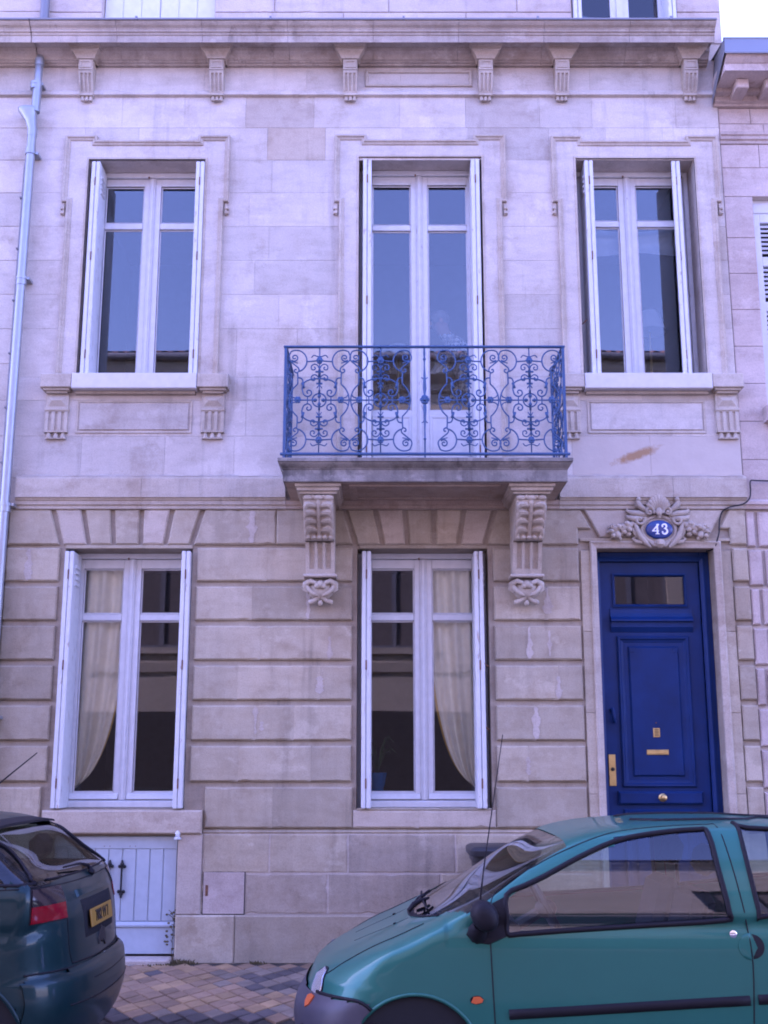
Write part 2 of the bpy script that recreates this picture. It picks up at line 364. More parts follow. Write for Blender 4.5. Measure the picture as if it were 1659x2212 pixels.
# ================================================================ the house
XL, XR = -3.25, 3.13
house = tag(empty('town_house', (0, 0, 0)), 'two-storey pale limestone town house with iron balcony and blue front door', 'house')
WIN = dict(UL=(-2.735, -1.655, 4.905, 7.02), UM=(-.232, .902, 4.03, 7.045), UR=(1.775, 2.875, 4.905, 7.03),
           LL=(-2.745, -1.65, 1.18, 3.357), LM=(-.23, .893, 1.18, 3.357), DR=(1.83, 2.84, .0, 3.357), CE=(-2.705, -1.683, .03, .968))
def wall_mesh(x0, x1, z0, z1, y0, y1, ops):
    b = MB(); xs = sorted({x0, x1, *[v for o in ops for v in o[:2] if x0 < v < x1]}); zs = sorted({z0, z1, *[v for o in ops for v in o[2:] if z0 < v < z1]})
    hole = lambda x, z: any(o[0] < x < o[1] and o[2] < z < o[3] for o in ops)
    for i in range(len(xs) - 1):
        for k in range(len(zs) - 1):
            xa, xb, za, zb = xs[i], xs[i + 1], zs[k], zs[k + 1]
            if hole((xa + xb) / 2, (za + zb) / 2): continue
            b.add([(xa, y0, za), (xb, y0, za), (xb, y0, zb), (xa, y0, zb)], [(0, 1, 2, 3)]); b.add([(xa, y1, za), (xb, y1, za), (xb, y1, zb), (xa, y1, zb)], [(3, 2, 1, 0)])
    for (a, c, d, e) in ops:
        b.add([(a, y0, d), (a, y1, d), (a, y1, e), (a, y0, e)], [(0, 1, 2, 3)]); b.add([(c, y0, d), (c, y1, d), (c, y1, e), (c, y0, e)], [(0, 1, 2, 3)])
        b.add([(a, y0, e), (c, y0, e), (c, y1, e), (a, y1, e)], [(0, 1, 2, 3)])
        if d > z0 + .001: b.add([(a, y0, d), (c, y0, d), (c, y1, d), (a, y1, d)], [(0, 1, 2, 3)])
    me = bpy.data.meshes.new('wall'); me.from_pydata(b.v, [], b.f)
    bm = bmesh.new(); bm.from_mesh(me); bmesh.ops.remove_doubles(bm, verts=bm.verts, dist=1e-5); bm.to_mesh(me); bm.free(); return me
def mesh_obj(name, me, mat, parent):
    me.materials.clear(); me.materials.append(mat); o = bpy.data.objects.new(name, me); col.objects.link(o); o.parent = parent; return o
ZS = 3.70   # top of the rusticated ground floor
mesh_obj('wall', wall_mesh(XL, XR, ZS, 8.05, .006, .45, [WIN[k] for k in ('UL', 'UM', 'UR')]), M['mortar'], house)
mesh_obj('wall', wall_mesh(XL, XR, -.1, ZS, .034, .45, [WIN[k] for k in ('LL', 'LM', 'DR', 'CE')]), M['joint'], house)
def rooms():
    b = MB()
    for z0, z1 in ((.5, 3.72), (4.08, 7.6)):
        x0, x1, y0, y1 = XL + .1, XR - .05, .46, 3.6
        b.add([(x0, y0, z0), (x1, y0, z0), (x1, y1, z0), (x0, y1, z0), (x0, y0, z1), (x1, y0, z1), (x1, y1, z1), (x0, y1, z1)], [(0, 1, 2, 3), (7, 6, 5, 4), (1, 5, 6, 2), (2, 6, 7, 3), (3, 7, 4, 0)])
        if z0 < 1: b.add([(1.2, y0, z0), (1.25, y0, z0), (1.25, y1, z0), (1.2, y1, z0), (1.2, y0, z1), (1.25, y0, z1), (1.25, y1, z1), (1.2, y1, z1)], [(0, 3, 7, 4), (1, 5, 6, 2)])
        else:
            for xx in (-.95, 1.35): b.add([(xx, y0, z0), (xx, y1, z0), (xx, y1, z1), (xx, y0, z1)], [(0, 1, 2, 3)])
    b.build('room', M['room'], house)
    MB().add([(XL, .45, 11.2), (XR, .45, 11.2), (XR, 6, 11.2), (XL, 6, 11.2), (XL, 6, -.1), (XR, 6, -.1), (XL, .45, -.1), (XR, .45, -.1)], [(0, 1, 2, 3), (3, 2, 5, 4), (0, 3, 4, 6), (2, 1, 7, 5)]).build('shell', M['attic'], house)
rooms()
# ---- ashlar courses
def split(a, b, lo, hi, off):
    """joints of a run of stones"""
    if b - a < hi * 1.15: return [(a, b)]
    out = []; x = a; first = True
    while b - x > hi * 1.25:
        w = rnd.uniform(lo, hi) * (.62 if first and off else 1); first = False
        if b - (x + w) < lo * .6: w = (b - x) / 2
        out.append((x, x + w)); x += w
    out.append((x, b)); return out
def worn(pts, y0, y1, c, edges=None, jit=.0028, step=.055):
    """block with ragged, worn arrises: polygon pts (xz, ccw), chamfer c on each edge unless edges[i] is False (butt joint)"""
    n = len(pts); A = sum(pts[i][0] * pts[(i + 1) % n][1] - pts[(i + 1) % n][0] * pts[i][1] for i in range(n))
    if A < 0: pts = pts[::-1]; edges = None if edges is None else [edges[(n - 2 - i) % n] for i in range(n)]
    edges = edges or [True] * n; cs = [c if e else .0004 for e in edges]; P = [Vector(p) for p in pts]; inn = []
    for i in range(n):       # inset corner from the two edge offsets
        e0 = (P[i] - P[i - 1]).normalized(); e1 = (P[(i + 1) % n] - P[i]).normalized(); n0 = Vector((-e0.y, e0.x)); n1 = Vector((-e1.y, e1.x))
        det = n0.x * n1.y - n0.y * n1.x
        d = Vector(((cs[i - 1] * n1.y - cs[i] * n0.y) / det, (cs[i] * n0.x - cs[i - 1] * n1.x) / det)) if abs(det) > .05 else n0 * cs[i]
        inn.append(P[i] + d)
    fr, md, bk = [], [], []
    for i in range(n):
        j = (i + 1) % n; k = max(1, min(14, int((P[j] - P[i]).length / step))); e = (P[j] - P[i]).normalized(); nn = Vector((-e.y, e.x))
        for q in range(k):
            t = q / k; a = inn[i].lerp(inn[j], t); b_ = P[i].lerp(P[j], t); w = 0 if (q == 0 or not edges[i]) else (rnd.uniform(-.3, 1) ** 3) * jit * 2 + rnd.uniform(0, jit * .5)
            chip = rnd.uniform(.004, .010) if (edges[i] and q and rnd.random() < .045) else 0
            a = a + nn * (w + chip); fr.append((a.x, y0, a.y)); b2 = b_ + nn * (chip * .6); md.append((b2.x, y0 + (c if edges[i] else .0008) + chip * .5, b2.y)); bk.append((b_.x, y1, b_.y))
    m = len(fr); V = fr + md + bk; F = [tuple(range(m))]
    for r in range(2):
        for i in range(m): j = (i + 1) % m; F.append((r * m + j, r * m + i, r * m + m + i, r * m + m + j))
    return MB().add(V, F)
def ashlar(parent, x0, x1, levels, ops, mat, yf=0.0, yb=.012, gap=.0008, ch=.0010, lo=.48, hi=.85, special=None, name='ashlar_stone'):
    for i in range(len(levels) - 1):
        za, zb = levels[i], levels[i + 1]; zm = (za + zb) / 2
        cuts = sorted([(o[0], o[1]) for o in ops if o[2] < zm < o[3]]); x = x0; runs = []
        for a, c in cuts:
            if a > x: runs.append((x, a))
            x = max(x, c)
        if x < x1: runs.append((x, x1))
        for a, c in runs:
            for xa, xb in split(a, c, lo, hi, i % 2):
                m = mat
                if special:
                    for (sx, sz, sm) in special:
                        if xa < sx < xb and za < sz < zb: m = sm
                if gap > .004:
                    worn([(xa + gap, za + gap), (xb - gap, za + gap), (xb - gap, zb - gap), (xa + gap, zb - gap)], yf + rnd.uniform(0, .0012), yb, ch, None, .006, .045).build(name, m, parent); continue
                MB().rect(xa + gap, xb - gap, za + gap, zb - gap, yf + rnd.uniform(0, .0012), yb, ch).build(name, m, parent)
UPL = [3.982, 4.36, 4.69, 4.905, 5.36, 5.69, 6.02, 6.355, 6.69, 7.02, 7.35, 7.672]
UOPS = [WIN['UL'], (WIN['UM'][0], WIN['UM'][1], 3.9, 7.045), (WIN['UR'][0], WIN['UR'][1], 4.905, 7.03)]
def rusty_stone():
    m, nt, b = nmat('limestone_rust_streak')
    g = nd(nt, 'ShaderNodeNewGeometry'); mp = nd(nt, 'ShaderNodeMapping'); mp.inputs['Location'].default_value = (-2.22, 0, -4.19); L(nt, g.outputs['Position'], mp.inputs['Vector'])
    m1 = nd(nt, 'ShaderNodeMapping'); m1.inputs['Rotation'].default_value = (0, rad(20), 0); L(nt, mp.outputs[0], m1.inputs['Vector'])
    m2 = nd(nt, 'ShaderNodeMapping'); m2.inputs['Scale'].default_value = (2.1, 0, 11); L(nt, m1.outputs[0], m2.inputs['Vector'])
    ln = nd(nt, 'ShaderNodeVectorMath', operation='LENGTH'); L(nt, m2.outputs[0], ln.inputs[0]); n1 = noise_n(nt, 14, 6, .7)
    ad = nd(nt, 'ShaderNodeMath', operation='MULTIPLY_ADD'); L(nt, n1, ad.inputs[0]); ad.inputs[1].default_value = .9; L(nt, ln.outputs['Value'], ad.inputs[2])
    n2 = noise_n(nt, 7, 5); c = mix(nt, n2, (.44, .37, .31), (.54, .47, .40))
    c = mix(nt, ramp(nt, ad.outputs[0], [(.70, .9), (1.35, 0)]), c, (.33, .185, .08)); L(nt, c, b.inputs['Base Color']); b.inputs['Roughness'].default_value = .9; bump(nt, b, n1, .5, .006)
    return m
M['stone_rusty'] = rusty_stone()
ashlar(house, XL, XR, UPL, UOPS, M['stone'], special=[(-.95, 7.5, M['stone_rough']), (-.95, 7.2, M['stone_brown']), (2.05, 4.17, M['stone_rusty']), (2.3, 4.17, M['stone_rusty']), (2.48, 4.17, M['stone_rusty']), (2.05, 4.5, M['stone']), (3.0, 6.2, M['stone_rough'])])
ashlar(house, XL, XR, [7.722, 8.0], [], M['stone'], lo=.55, hi=1.0, name='frieze_stone')
# ---- band under the frieze, string course, cornice
MB().profx([(.004, 7.664), (-.012, 7.668), (-.034, 7.676), (-.034, 7.706), (-.026, 7.712), (-.016, 7.728), (.004, 7.73)], XL, XR).build('frieze_band', M['stone'], house)
CORN = [(.02, 7.978), (-.035, 7.978), (-.04, 7.99), (-.062, 7.994), (-.07, 8.004), (-.085, 8.008), (-.093, 8.026), (-.115, 8.05), (-.135, 8.064), (-.14, 8.078), (-.148, 8.096), (-.278, 8.096), (-.284, 8.052), (-.29, 8.043), (-.30, 8.043), (-.302, 8.108), (-.312, 8.113), (-.316, 8.128), (-.33, 8.134), (-.334, 8.148), (-.345, 8.162), (-.37, 8.176), (-.388, 8.194), (-.392, 8.214), (.02, 8.214)]
def cornice(x0, x1, parent, segs, mat):
    xs = [x0 + (x1 - x0) * i / segs for i in range(segs + 1)]
    for i in range(segs): MB().profx(CORN, xs[i] + .0015, xs[i + 1] - .0015).build('cornice_stone', mat, parent)
    MB().profx([(-.405, 8.206), (-.407, 8.222), (-.39, 8.232), (.012, 8.29), (.012, 8.275), (-.388, 8.217), (-.396, 8.206)], x0, x1).build('zinc_flashing', M['zinc'], parent)
cornice(XL, 3.05, house, 8, M['stone_cornice'])
for xs_ in (-2.28, -1.05, .17, 1.4, 2.62): MB().box(xs_, xs_ + .02, -.409, -.38, 8.205, 8.240).build('flashing_seam', M['zinc'], house)
STR = [(.03, 3.702), (-.012, 3.704), (-.014, 3.73), (-.03, 3.738), (-.034, 3.768), (-.046, 3.775), (-.052, 3.792), (-.068, 3.794), (-.068, 3.962), (-.05, 3.985), (.004, 4.0)]
BAL = (-.84, 1.508)
for xa, xb in ((XL + .06, -2.1), (-2.1, BAL[0] - .012), (BAL[1] + .012, 2.5), (2.5, XR + .01)): MB().profx(STR, xa + .0012, xb - .0012).build('string_course', M['stone_carved'], house)
MB().profx([(.03, 3.702), (-.012, 3.704), (-.014, 3.73), (-.03, 3.738), (-.034, 3.768), (-.046, 3.775), (.02, 3.776)], BAL[0] - .01, BAL[1] + .01).build('string_moulding', M['stone_soffit'], house)
# mortar lip along the top of the string course
for xa, xb in ((XL + .1, BAL[0] - .03), (BAL[1] + .03, XR)):
    pts = []; x = xa
    while x < xb: pts.append(x); x += rnd.uniform(.03, .09)
    b = MB(); V = []
    for x in pts:
        h = rnd.uniform(.004, .02); V += [(x, -.055 - rnd.uniform(0, .006), 3.982), (x, -.012, 3.99 + h)]
    b.add(V, [(2 * i, 2 * i + 2, 2 * i + 3, 2 * i + 1) for i in range(len(pts) - 1)]); b.build('mortar_fillet', M['mortar_light'], house)
# ---- frieze consoles
def frieze_console(cx):
    w = .066
    bx = MB()
    # recessed block
    bx.rect(cx - w, cx + w, 7.87, 7.978, -.137, 0, .004)
    root = bx.build('frieze_console', M['stone_carved'], house)
    MB().sweep([(cx - w + .014, 7.89), (cx - w + .014, 7.96), (cx + w - .014, 7.96), (cx + w - .014, 7.89)], [(0, -.137), (0, -.145), (-.012, -.145), (-.012, -.137)], True).build('panel_frame', M['stone_carved'], root)
    c = MB()
    for (h0, y0, z0, h1, y1, z1) in ((.082, -.150, 7.978, .086, -.155, 7.990), (.086, -.155, 7.990, .118, -.185, 8.035), (.118, -.185, 8.035, .13, -.195, 8.045), (.135, -.20, 8.045, .135, -.20, 8.068), (.14, -.215, 8.068, .155, -.235, 8.0955)):
        c.add([(cx - h0, y0, z0), (cx + h0, y0, z0), (cx + h0, 0, z0), (cx - h0, 0, z0), (cx - h1, y1, z1), (cx + h1, y1, z1), (cx + h1, 0, z1), (cx - h1, 0, z1)], [(0, 3, 2, 1), (4, 5, 6, 7), (0, 1, 5, 4), (1, 2, 6, 5), (3, 0, 4, 7)])
    c.build('cap', M['stone_carved'], root)
    # fluted tapering body: front slants back going down
    yf = lambda z: -.052 - .078 * ((z - 7.675) / .19) ** .8
    xs = [-w, -w + .014]
    for g in (-1, 0, 1): xs += [g * .038 - .013, g * .038 - .009, g * .038 + .009, g * .038 + .013]
    xs += [w - .014, w]; dep = [0, 0] + [0, .014, .014, 0] * 3 + [0, 0]
    b = MB(); zs = [7.675, 7.69, 7.70, 7.75, 7.81, 7.838, 7.846, 7.866]; act = [0, 0, 1, 1, 1, 1, 0, 0]; V = []
    for z, a in zip(zs, act):
        t = .94 + .06 * (z - 7.675) / .19
        for x, d in zip(xs, dep): V.append((cx + x * t, yf(max(z, 7.6751)) + d * a, z))
    n = len(xs); F = [(i * n + k, i * n + k + 1, (i + 1) * n + k + 1, (i + 1) * n + k) for i in range(len(zs) - 1) for k in range(n - 1)]
    b.add(V, F)
    for sgn in (-1, 1):
        V = []
        for z in zs: t = .94 + .06 * (z - 7.675) / .19; V += [(cx + sgn * w * t, yf(max(z, 7.6751)), z), (cx + sgn * w * t, 0, z)]
        b.add(V, [(2 * i, 2 * i + 1, 2 * i + 3, 2 * i + 2) for i in range(len(zs) - 1)])
    b.rect(cx - w * .96, cx + w * .96, 7.652, 7.676, -.062, 0, .003)
    b.build('fluted_body', M['stone_carved'], root)
    g = MB()
    for k in (-1, 0, 1): g.lathe([(.0, 7.608), (.017, 7.609), (.019, 7.62), (.015, 7.653)], (cx + k * .037, -.03, 0), 'z', 10)
    g.build('guttae', M['stone_carved'], root, True)
for cx in (-2.785, -1.565, -.316, .951, 1.666, 2.867): frieze_console(cx)
MB().sweep([(-.175, 7.775), (-.175, 7.945), (.83, 7.945), (.83, 7.775)], [(0, 0), (0, -.016), (-.01, -.022), (-.024, -.016), (-.03, -.002)], True).build('frieze_panel', M['stone_carved'], house)
# ---- window architraves
def architrave(wk, ear, top, zbot, drop=.05):
    x0, x1, z0, z1 = WIN[wk]; cx = (x0 + x1) / 2; ho = (x1 - x0) / 2
    E = ho + .225; N = E - .045; ze = 6.585; st = ho - .07
    half = [(-N, zbot), (-N, ze), (-E, ze), (-E, top), (-st, top), (-st, top - drop)]
    path = [(cx + x, z) for x, z in half] + [(cx - x, z) for x, z in half[::-1]]
    # moulding (travel left side up, then right: inward is to the right)
    p = MB().sweep(path, [(0, .004), (0, -.036), (-.008, -.042), (-.020, -.040), (-.026, -.028), (-.036, -.026), (-.044, -.022), (-.048, -.012), (-.048, .004)])
    root = p.build('window_architrave', M['stone_carved'], house)
    # flat fascia inside the moulding
    bnd = [(-N + .046, zbot), (-N + .046, ze + .03), (-E + .046, ze + .046), (-E + .046, top - .046), (-st + .03, top - .046), (-st + .046, top - drop - .046)]
    b = MB(); inn = ho
    for s in (-1, 1):
        q = [(cx + s * (-N + .046), zbot), (cx + s * (-inn), zbot), (cx + s * (-inn), top - drop - .046), (cx + s * (-E + .046), top - drop - .046), (cx + s * (-E + .046), ze + .002), (cx + s * (-N + .046), ze + .002)]
        b.prism(q, -.012, .004)
        q2 = [(cx + s * (-E + .046), top - drop - .046), (cx + s * (-st + .046), top - drop - .046), (cx + s * (-st + .046), top - .046), (cx + s * (-E + .046), top - .046)]
        b.prism(q2, -.012, .004)
    b.rect(cx - inn, cx + inn, z1, top - drop - .046, -.012, .004)
    b.build('fascia', M['stone'], root)
    MB().sweep([(x0, zbot), (x0, z1), (x1, z1), (x1, zbot)], [(.0, .01), (.0, -.02), (.016, -.02), (.02, -.012)]).build('edge_bead', M['stone_carved'], root)
    for s in (-1, 1):
        g = MB()
        for k in (0, 1): g.rect(cx + s * (E - .012) - .018, cx + s * (E - .012) + .018, 6.50 - k * .045 + .012, 6.53 - k * .045 + .01, -.034, .004, .004)
        g.rect(cx + s * (E - .02) - .008, cx + s * (E - .02) + .008, 6.46, 6.57, -.025, .004)
        g.build('ear_drop', M['stone_carved'], root)
architrave('UL', 0, 7.255, 4.905); architrave('UM', 0, 7.262, 4.03); architrave('UR', 0, 7.252, 4.905)
# ---- sills with brackets and panels under the two upper windows
def upper_sill(wk, marks):
    x0, x1, z0, z1 = WIN[wk]; cx = (x0 + x1) / 2; ho = (x1 - x0) / 2
    s = MB().rect(x0 - .008, x1 + .008, 4.762, 4.903, -.125, .28, .006, True).build('window_sill', M['sill'], house)
    for sg in (-1, 1):
        a, c = sorted((cx + sg * (ho + .012), cx + sg * (ho + .285)))
        cap = MB(); cap.rect(a, c, 4.775, 4.90, -.118, .004, .006)
        for h, y0, z0_, z1_ in ((-.022, -.095, 4.755, 4.775), (-.045, -.07, 4.735, 4.755)): cap.rect(a - h * 1, c + h * 1, z0_, z1_, y0, .004, .004)
        br = cap.build('sill_bracket', M['stone_carved'], house)
        m0, m1 = (a + c) / 2 - .1, (a + c) / 2 + .1; mc = (m0 + m1) / 2
        d = MB(); d.rect(m0, m1, 4.605, 4.735, -.03, .004, .003)
        d.add([(m0 + .016, -.03, 4.622), (m1 - .016, -.03, 4.622), (m1 - .016, -.03, 4.72), (m0 + .016, -.03, 4.72), (m0 + .06, -.058, 4.671), (m1 - .06, -.058, 4.671)], [(0, 1, 5, 4), (1, 2, 5), (2, 3, 4, 5), (3, 0, 4)])
        d.build('diamond_block', M['stone_carved'], br)
        f = MB(); f.rect(m0 - .006, m1 + .006, 4.583, 4.604, -.042, .004, .004); f.rect(m0, m1, 4.385, 4.582, -.020, .004, .003)
        for k in (-1.5, -.5, .5, 1.5):
            xx = mc + k * .056; f.rect(xx - .016, xx + .016, 4.40, 4.575, -.034, -.019, .004)
        f.rect(m0 - .004, m1 + .004, 4.575, 4.583, -.034, .004); f.rect(m0 - .004, m1 + .004, 4.385, 4.40, -.036, .004, .003)
        f.build('fluted_body', M['stone_carved'], br)
        g = MB()
        for k in (-1, 0, 1): g.lathe([(.0, 4.334), (.025, 4.335), (.02, 4.36), (.014, 4.387)], (mc + k * .062, -.012, 0), 'z', 8)
        g.rect(m0 + .01, m1 - .01, 4.328, 4.337, -.03, .004)
        g.build('guttae', M['stone_carved'], br)
    pa, pc = x0 + .022, x1 - .07
    MB().rect(pa + .03, pc - .0, 4.415, 4.655, -.014, .004, .003).build('sill_panel', M['stone'], house)
    MB().sweep([(pa + .0, 4.387), (pa, 4.683), (pc + .03, 4.683), (pc + .03, 4.387)], [(0, .004), (0, -.012), (-.016, -.008), (-.018, .004)], True).build('panel_frame', M['stone_carved'], house)
    MB().rect(x0 + .01, x1 - .01, 4.735, 4.763, -.05, .004, .006).build('sill_moulding', M['stone_carved'], house)
upper_sill('UL', 0); upper_sill('UR', 0)
# ---- rusticated ground floor
PITCH, CH, CHN = .3335, .284, .0
RZ = [(3.05 + .024 - i * PITCH, 3.05 + .024 + CH - i * PITCH) for i in range(6)]   # six plain courses
RZ = [(3.073, 3.362), (2.738, 3.026), (2.402, 2.690), (2.068, 2.354), (1.736, 2.022), (1.402, 1.690)]
def rust_block(parent, xa, xb, za, zb, mat, yb=.034, jl=False, jr=False):
    worn([(xa, za), (xb, za), (xb, zb), (xa, zb)], rnd.uniform(-.0008, .0008), yb, .011, [True, not jr, True, not jl]).build('rustic_stone', mat, parent)
PIERS = [(XL + .0, -2.79, 1), (-1.605, -.272, 2), (.938, 1.672, 1), (2.995, XR - .001, 1)]
patch = []
for pi, (xa, xb, nst) in enumerate(PIERS):
    for ci, (za, zb) in enumerate(RZ):
        cuts = [xa]
        if pi == 1:
            j = [(.45, .0), (.36, .72), (.42, .86), (.28, .80), (.40, .64), (.30, .75), (.38, .7)][ci]
            cuts += [xa + (xb - xa) * t for t in j if 0.05 < t < .95]
        elif pi == 2: cuts += [xa + (xb - xa) * (.36, .62, .40, .72, .45, .35)[ci]]
        elif pi == 0 and ci in (0,): cuts += [xa + .2]
        cuts += [xb]
        for k in range(len(cuts) - 1): rust_block(house, cuts[k] + (.0002 if k else 0), cuts[k + 1] - (.0002 if k < len(cuts) - 2 else 0), za, zb, M['stone_low'], jl=k > 0, jr=k < len(cuts) - 2)
        for c in cuts[1:-1]: patch.append((c, za, zb))
# lowest course under the windows joins the plinth top
for xa, xb in ((XL, -2.83), (-1.475, -.26), (-.256, .92), (.924, 1.672), (2.995, XR - .001)):
    top = 1.172 if xa == -.256 else 1.356
    xs_ = [xa] + ([xa + (xb - xa) * .46] if xb - xa > .9 else []) + [xb]
    for k in range(len(xs_) - 1): rust_block(house, xs_[k] + .0004, xs_[k + 1] - .0004, 1.03, top, jl=k > 0, jr=k < len(xs_) - 2, mat= M['stone_brown'] if xa == -.256 else M['stone_low'])
MB().rect(-2.80, -1.49, .985, 1.172, -.03, .3, .012).build('window_sill', M['stone_brown'], house)
MB().rect(-.225, .888, 1.172, 1.186, .0, .3, .004).build('window_sill', M['stone_low'], house)
# voussoirs
VT = [-2.87, -2.61, -2.355, -2.10, -1.835, -1.57]; VB = [-2.78, -2.545, -2.33, -2.10, -1.885, -1.66]; vg = .021; ZT, ZB = 3.699, 3.392
for off in (0, 2.532):
    for k in range(5):
        worn([(VB[k] + off + vg * .9, ZB), (VB[k + 1] + off - vg * .9, ZB), (VT[k + 1] + off - vg, ZT), (VT[k] + off + vg, ZT)], 0, .034, .011).build('voussoir', M['stone_low'] if (k * 7 + int(off)) % 3 else M['stone_brown'], house)
    MB().rect(WIN['LL'][0] + off + .0, WIN['LL'][1] + off, 3.358, 3.39, .012, .034, .004).build('lintel_edge', M['stone_low'], house)
def slab(pts, mat=None): worn(pts, rnd.uniform(-.001, .001), .034, .011).build('rustic_stone', mat or M['stone_low'], house)
slab([(XL, ZT), (VT[0] - vg, ZT), (VB[0] - vg, ZB), (XL, ZB)])
o2 = 2.532
slab([(VT[5] + vg, ZT), (-.93, ZT), (-.93, ZB), (VB[5] + vg, ZB)]); slab([(-.929, ZT), (VT[0] + o2 - vg, ZT), (VB[0] + o2 - vg, ZB), (-.929, ZB)])
patch += [(-1.14, ZB, ZT), (-.93, ZB, ZT)]
slab([(VT[5] + o2 + vg, ZT), (1.70, ZT), (1.79, 3.53), (1.675, 3.53), (1.675, ZB), (VB[5] + o2 + vg, ZB)])
slab([(1.735, ZT), (2.945, ZT), (2.80, 3.452), (1.862, 3.452)], M['stone_carved'])
slab([(2.99, ZT), (XR - .001, ZT), (XR - .001, ZB), (2.985, ZB), (2.985, 3.53), (2.895, 3.53)])
# door surround
for a, c in ((1.69, 1.80), (2.87, 2.985)):
    zz = 0.0
    for k, h in enumerate((.62, .68, .66, .68, .70)):
        MB().rect(a, c, zz + .001, min(zz + h, 3.44) - .001, .006, .036, .004).build('door_jamb_stone', M['stone_low'], house); zz += h
MB().sweep([(1.80, .0), (1.80, 3.39), (2.87, 3.39), (2.87, 0)], [(.03, .03), (.03, -.008), (.018, -.016), (.0, -.004), (-.014, .0), (-.03, .004), (-.03, .036)]).build('door_architrave', M['stone_carved'], house)
MB().rect(1.69, 2.985, 3.42, 3.448, .004, .036, .004).build('door_lintel_stone', M['stone_low'], house)
# plinth
MB().box(-1.478, 1.80, .011, .033, .356, .986).build('plinth_bedding', M['mortar_light'], house)
ashlar(house, -1.478, 1.80, [.358, .675, .985], [(-1.47, -1.126, .355, .69)], M['stone_low'], 0.006, .036, .007, .004, .55, .95, special=[(-.6, .5, M['stone_plinth']), (-.2, .5, M['stone_plinth']), (.1, .8, M['stone_plinth'])], name='plinth_stone')
ashlar(house, XL, -2.71, [.358, .675, .985], [], M['stone_low'], 0.006, .036, .0025, .004, name='plinth_stone'); ashlar(house, 2.87, XR, [.358, .675, .985], [], M['stone_low'], 0.006, .036, .0025, .004, name='plinth_stone')
for xa, xb in ((XL, -2.71), (-1.68, -1.2), (-1.2, .1), (.1, 1.05), (1.05, 1.80), (2.87, XR)): MB().rect(xa + .0015, xb - .0015, -.02, .354, -.018, .036, .012).build('plinth_stone', M['stone_low'], house)
for xa, xb in ((-1.478, .2), (.2, 1.80)): MB().profx([(.036, .986), (.012, .986), (.004, 1.0), (.02, 1.012), (.036, 1.02)], xa, xb).build('plinth_moulding', M['stone_low'], house)
MB().rect(-1.68, -1.482, .358, .985, -.004, .036, .006).build('plinth_stone', M['mortar_light'], house)
# ragged mortar smears over the filled upright joints
def smear(x, za, zb, w=.034):
    n = 14; Lp, Rp = [], []; ph = rnd.uniform(0, 9); top = rnd.choice((0, 0, 0, .3)); bot = rnd.choice((0, 0, 0, .15))
    for i in range(n + 1):
        t = i / n; z = za + .012 + (zb - za - .024) * (bot + (1 - bot - top) * t); bul = (.55 + .55 * noise.noise(Vector((ph, t * 2.2, 0))) + .35 * noise.noise(Vector((ph + 3, t * 7, 1)))) * (.45 + .55 * min(1, t / .12, (1 - t) / .12))
        wob = .25 * w * noise.noise(Vector((ph + 5, t * 5, 0))); Lp.append((x - w * max(.14, bul) * rnd.uniform(.8, 1.15) + wob, z)); Rp.append((x + w * max(.14, bul * rnd.uniform(.6, 1.3)) + wob, z))
    b = MB(); ys_ = -rnd.uniform(.0018, .0040); V = [(p[0], ys_, p[1]) for p in Lp] + [(p[0], ys_, p[1]) for p in Rp]
    b.add(V, [(i, n + 1 + i, n + 2 + i, i + 1) for i in range(n)]); b.build('mortar_smear', M['mortar_light'], house)
for c, za, zb in patch:
    if rnd.random() < .5: smear(c, za, zb, rnd.uniform(.026, .06))
for x, za, zb, w in ((-1.02, 1.80, 1.90, .03), (1.40, 2.42, 2.66, .022)): smear(x, za, zb, w)
# cellar door and meter hatch
def cellar():
    x0, x1, z0, z1 = -2.70, -1.69, .05, .962; y = .05
    root = MB().box(x0, x1, y + .012, y + .05, z0, z1).build('cellar_door', M['cellar'], house)
    MB().rect(x0, x1, .865, z1, y - .006, y + .02, .003).build('top_rail', M['cellar'], root)
    MB().rect(x0, x1, z0, .255, y - .002, y + .02, .003).build('bottom_rail', M['cellar'], root)
    MB().profx([(y + .02, .30), (y - .004, .296), (y - .016, .272), (y - .014, .258), (y + .02, .255)], x0, x1).build('drip_moulding', M['cellar'], root)
    n = 9; w = (x1 - x0) / n
    for i in range(n): MB().rect(x0 + i * w + .003, x0 + (i + 1) * w - .003, .30, .866, y, y + .02, .005).build('plank', M['cellar'], root)
    for xx in (-2.237, -2.137):
        h = MB(); h.box(xx - .007, xx + .007, y - .022, y - .010, .525, .735)
        for zc, s in ((.745, 1), (.512, -1)):
            h.ball((xx, y - .008, zc), .017, .01, .017); h.ball((xx - .020, y - .008, zc - s * .018), .014, .01, .014); h.ball((xx + .020, y - .008, zc - s * .018), .014, .01, .014); h.ball((xx, y - .008, zc + s * .018), .010, .008, .016)
        h.build('pull_handle', M['black'], root, True)
    for xx in [x0 + .2 + i * .045 + (i // 2) * .12 for i in range(6)]: MB().ball((xx, y - .006, .885), .004, .003, .004, 6, 4).build('nail', M['rust'], root)
    k = MB(); k.ball((-1.682, -.02, .985), .022, .022, .03); k.lathe([(.03, -.012), (.03, 0), (.012, .01)], (-1.682, -.02, .955), 'z', 12); k.build('hinge_finial', M['white'], root, True)
M['hatch'] = stone('hatch_panel', (.47, .385, .33), (.38, .30, .25), (.52, .43, .38), tone=.02, pits=.05, grime=.3)
cellar()
MB().box(-2.72, -1.70, -.16, .04, -.02, .036, .012).build('cellar_step', M['mortar_light'], house)
def hatch():
    MB().box(-1.4715, -1.1245, .0085, .0105, .3535, .6915).build('hatch_gap', M['black'], house)
    r = MB().rect(-1.464, -1.132, .361, .683, .002, .036, .003).build('meter_hatch', M['hatch'], house)
    MB().rect(-1.446, -1.424, .50, .585, -.001, .01, .002).build('latch', M['rust'], r)
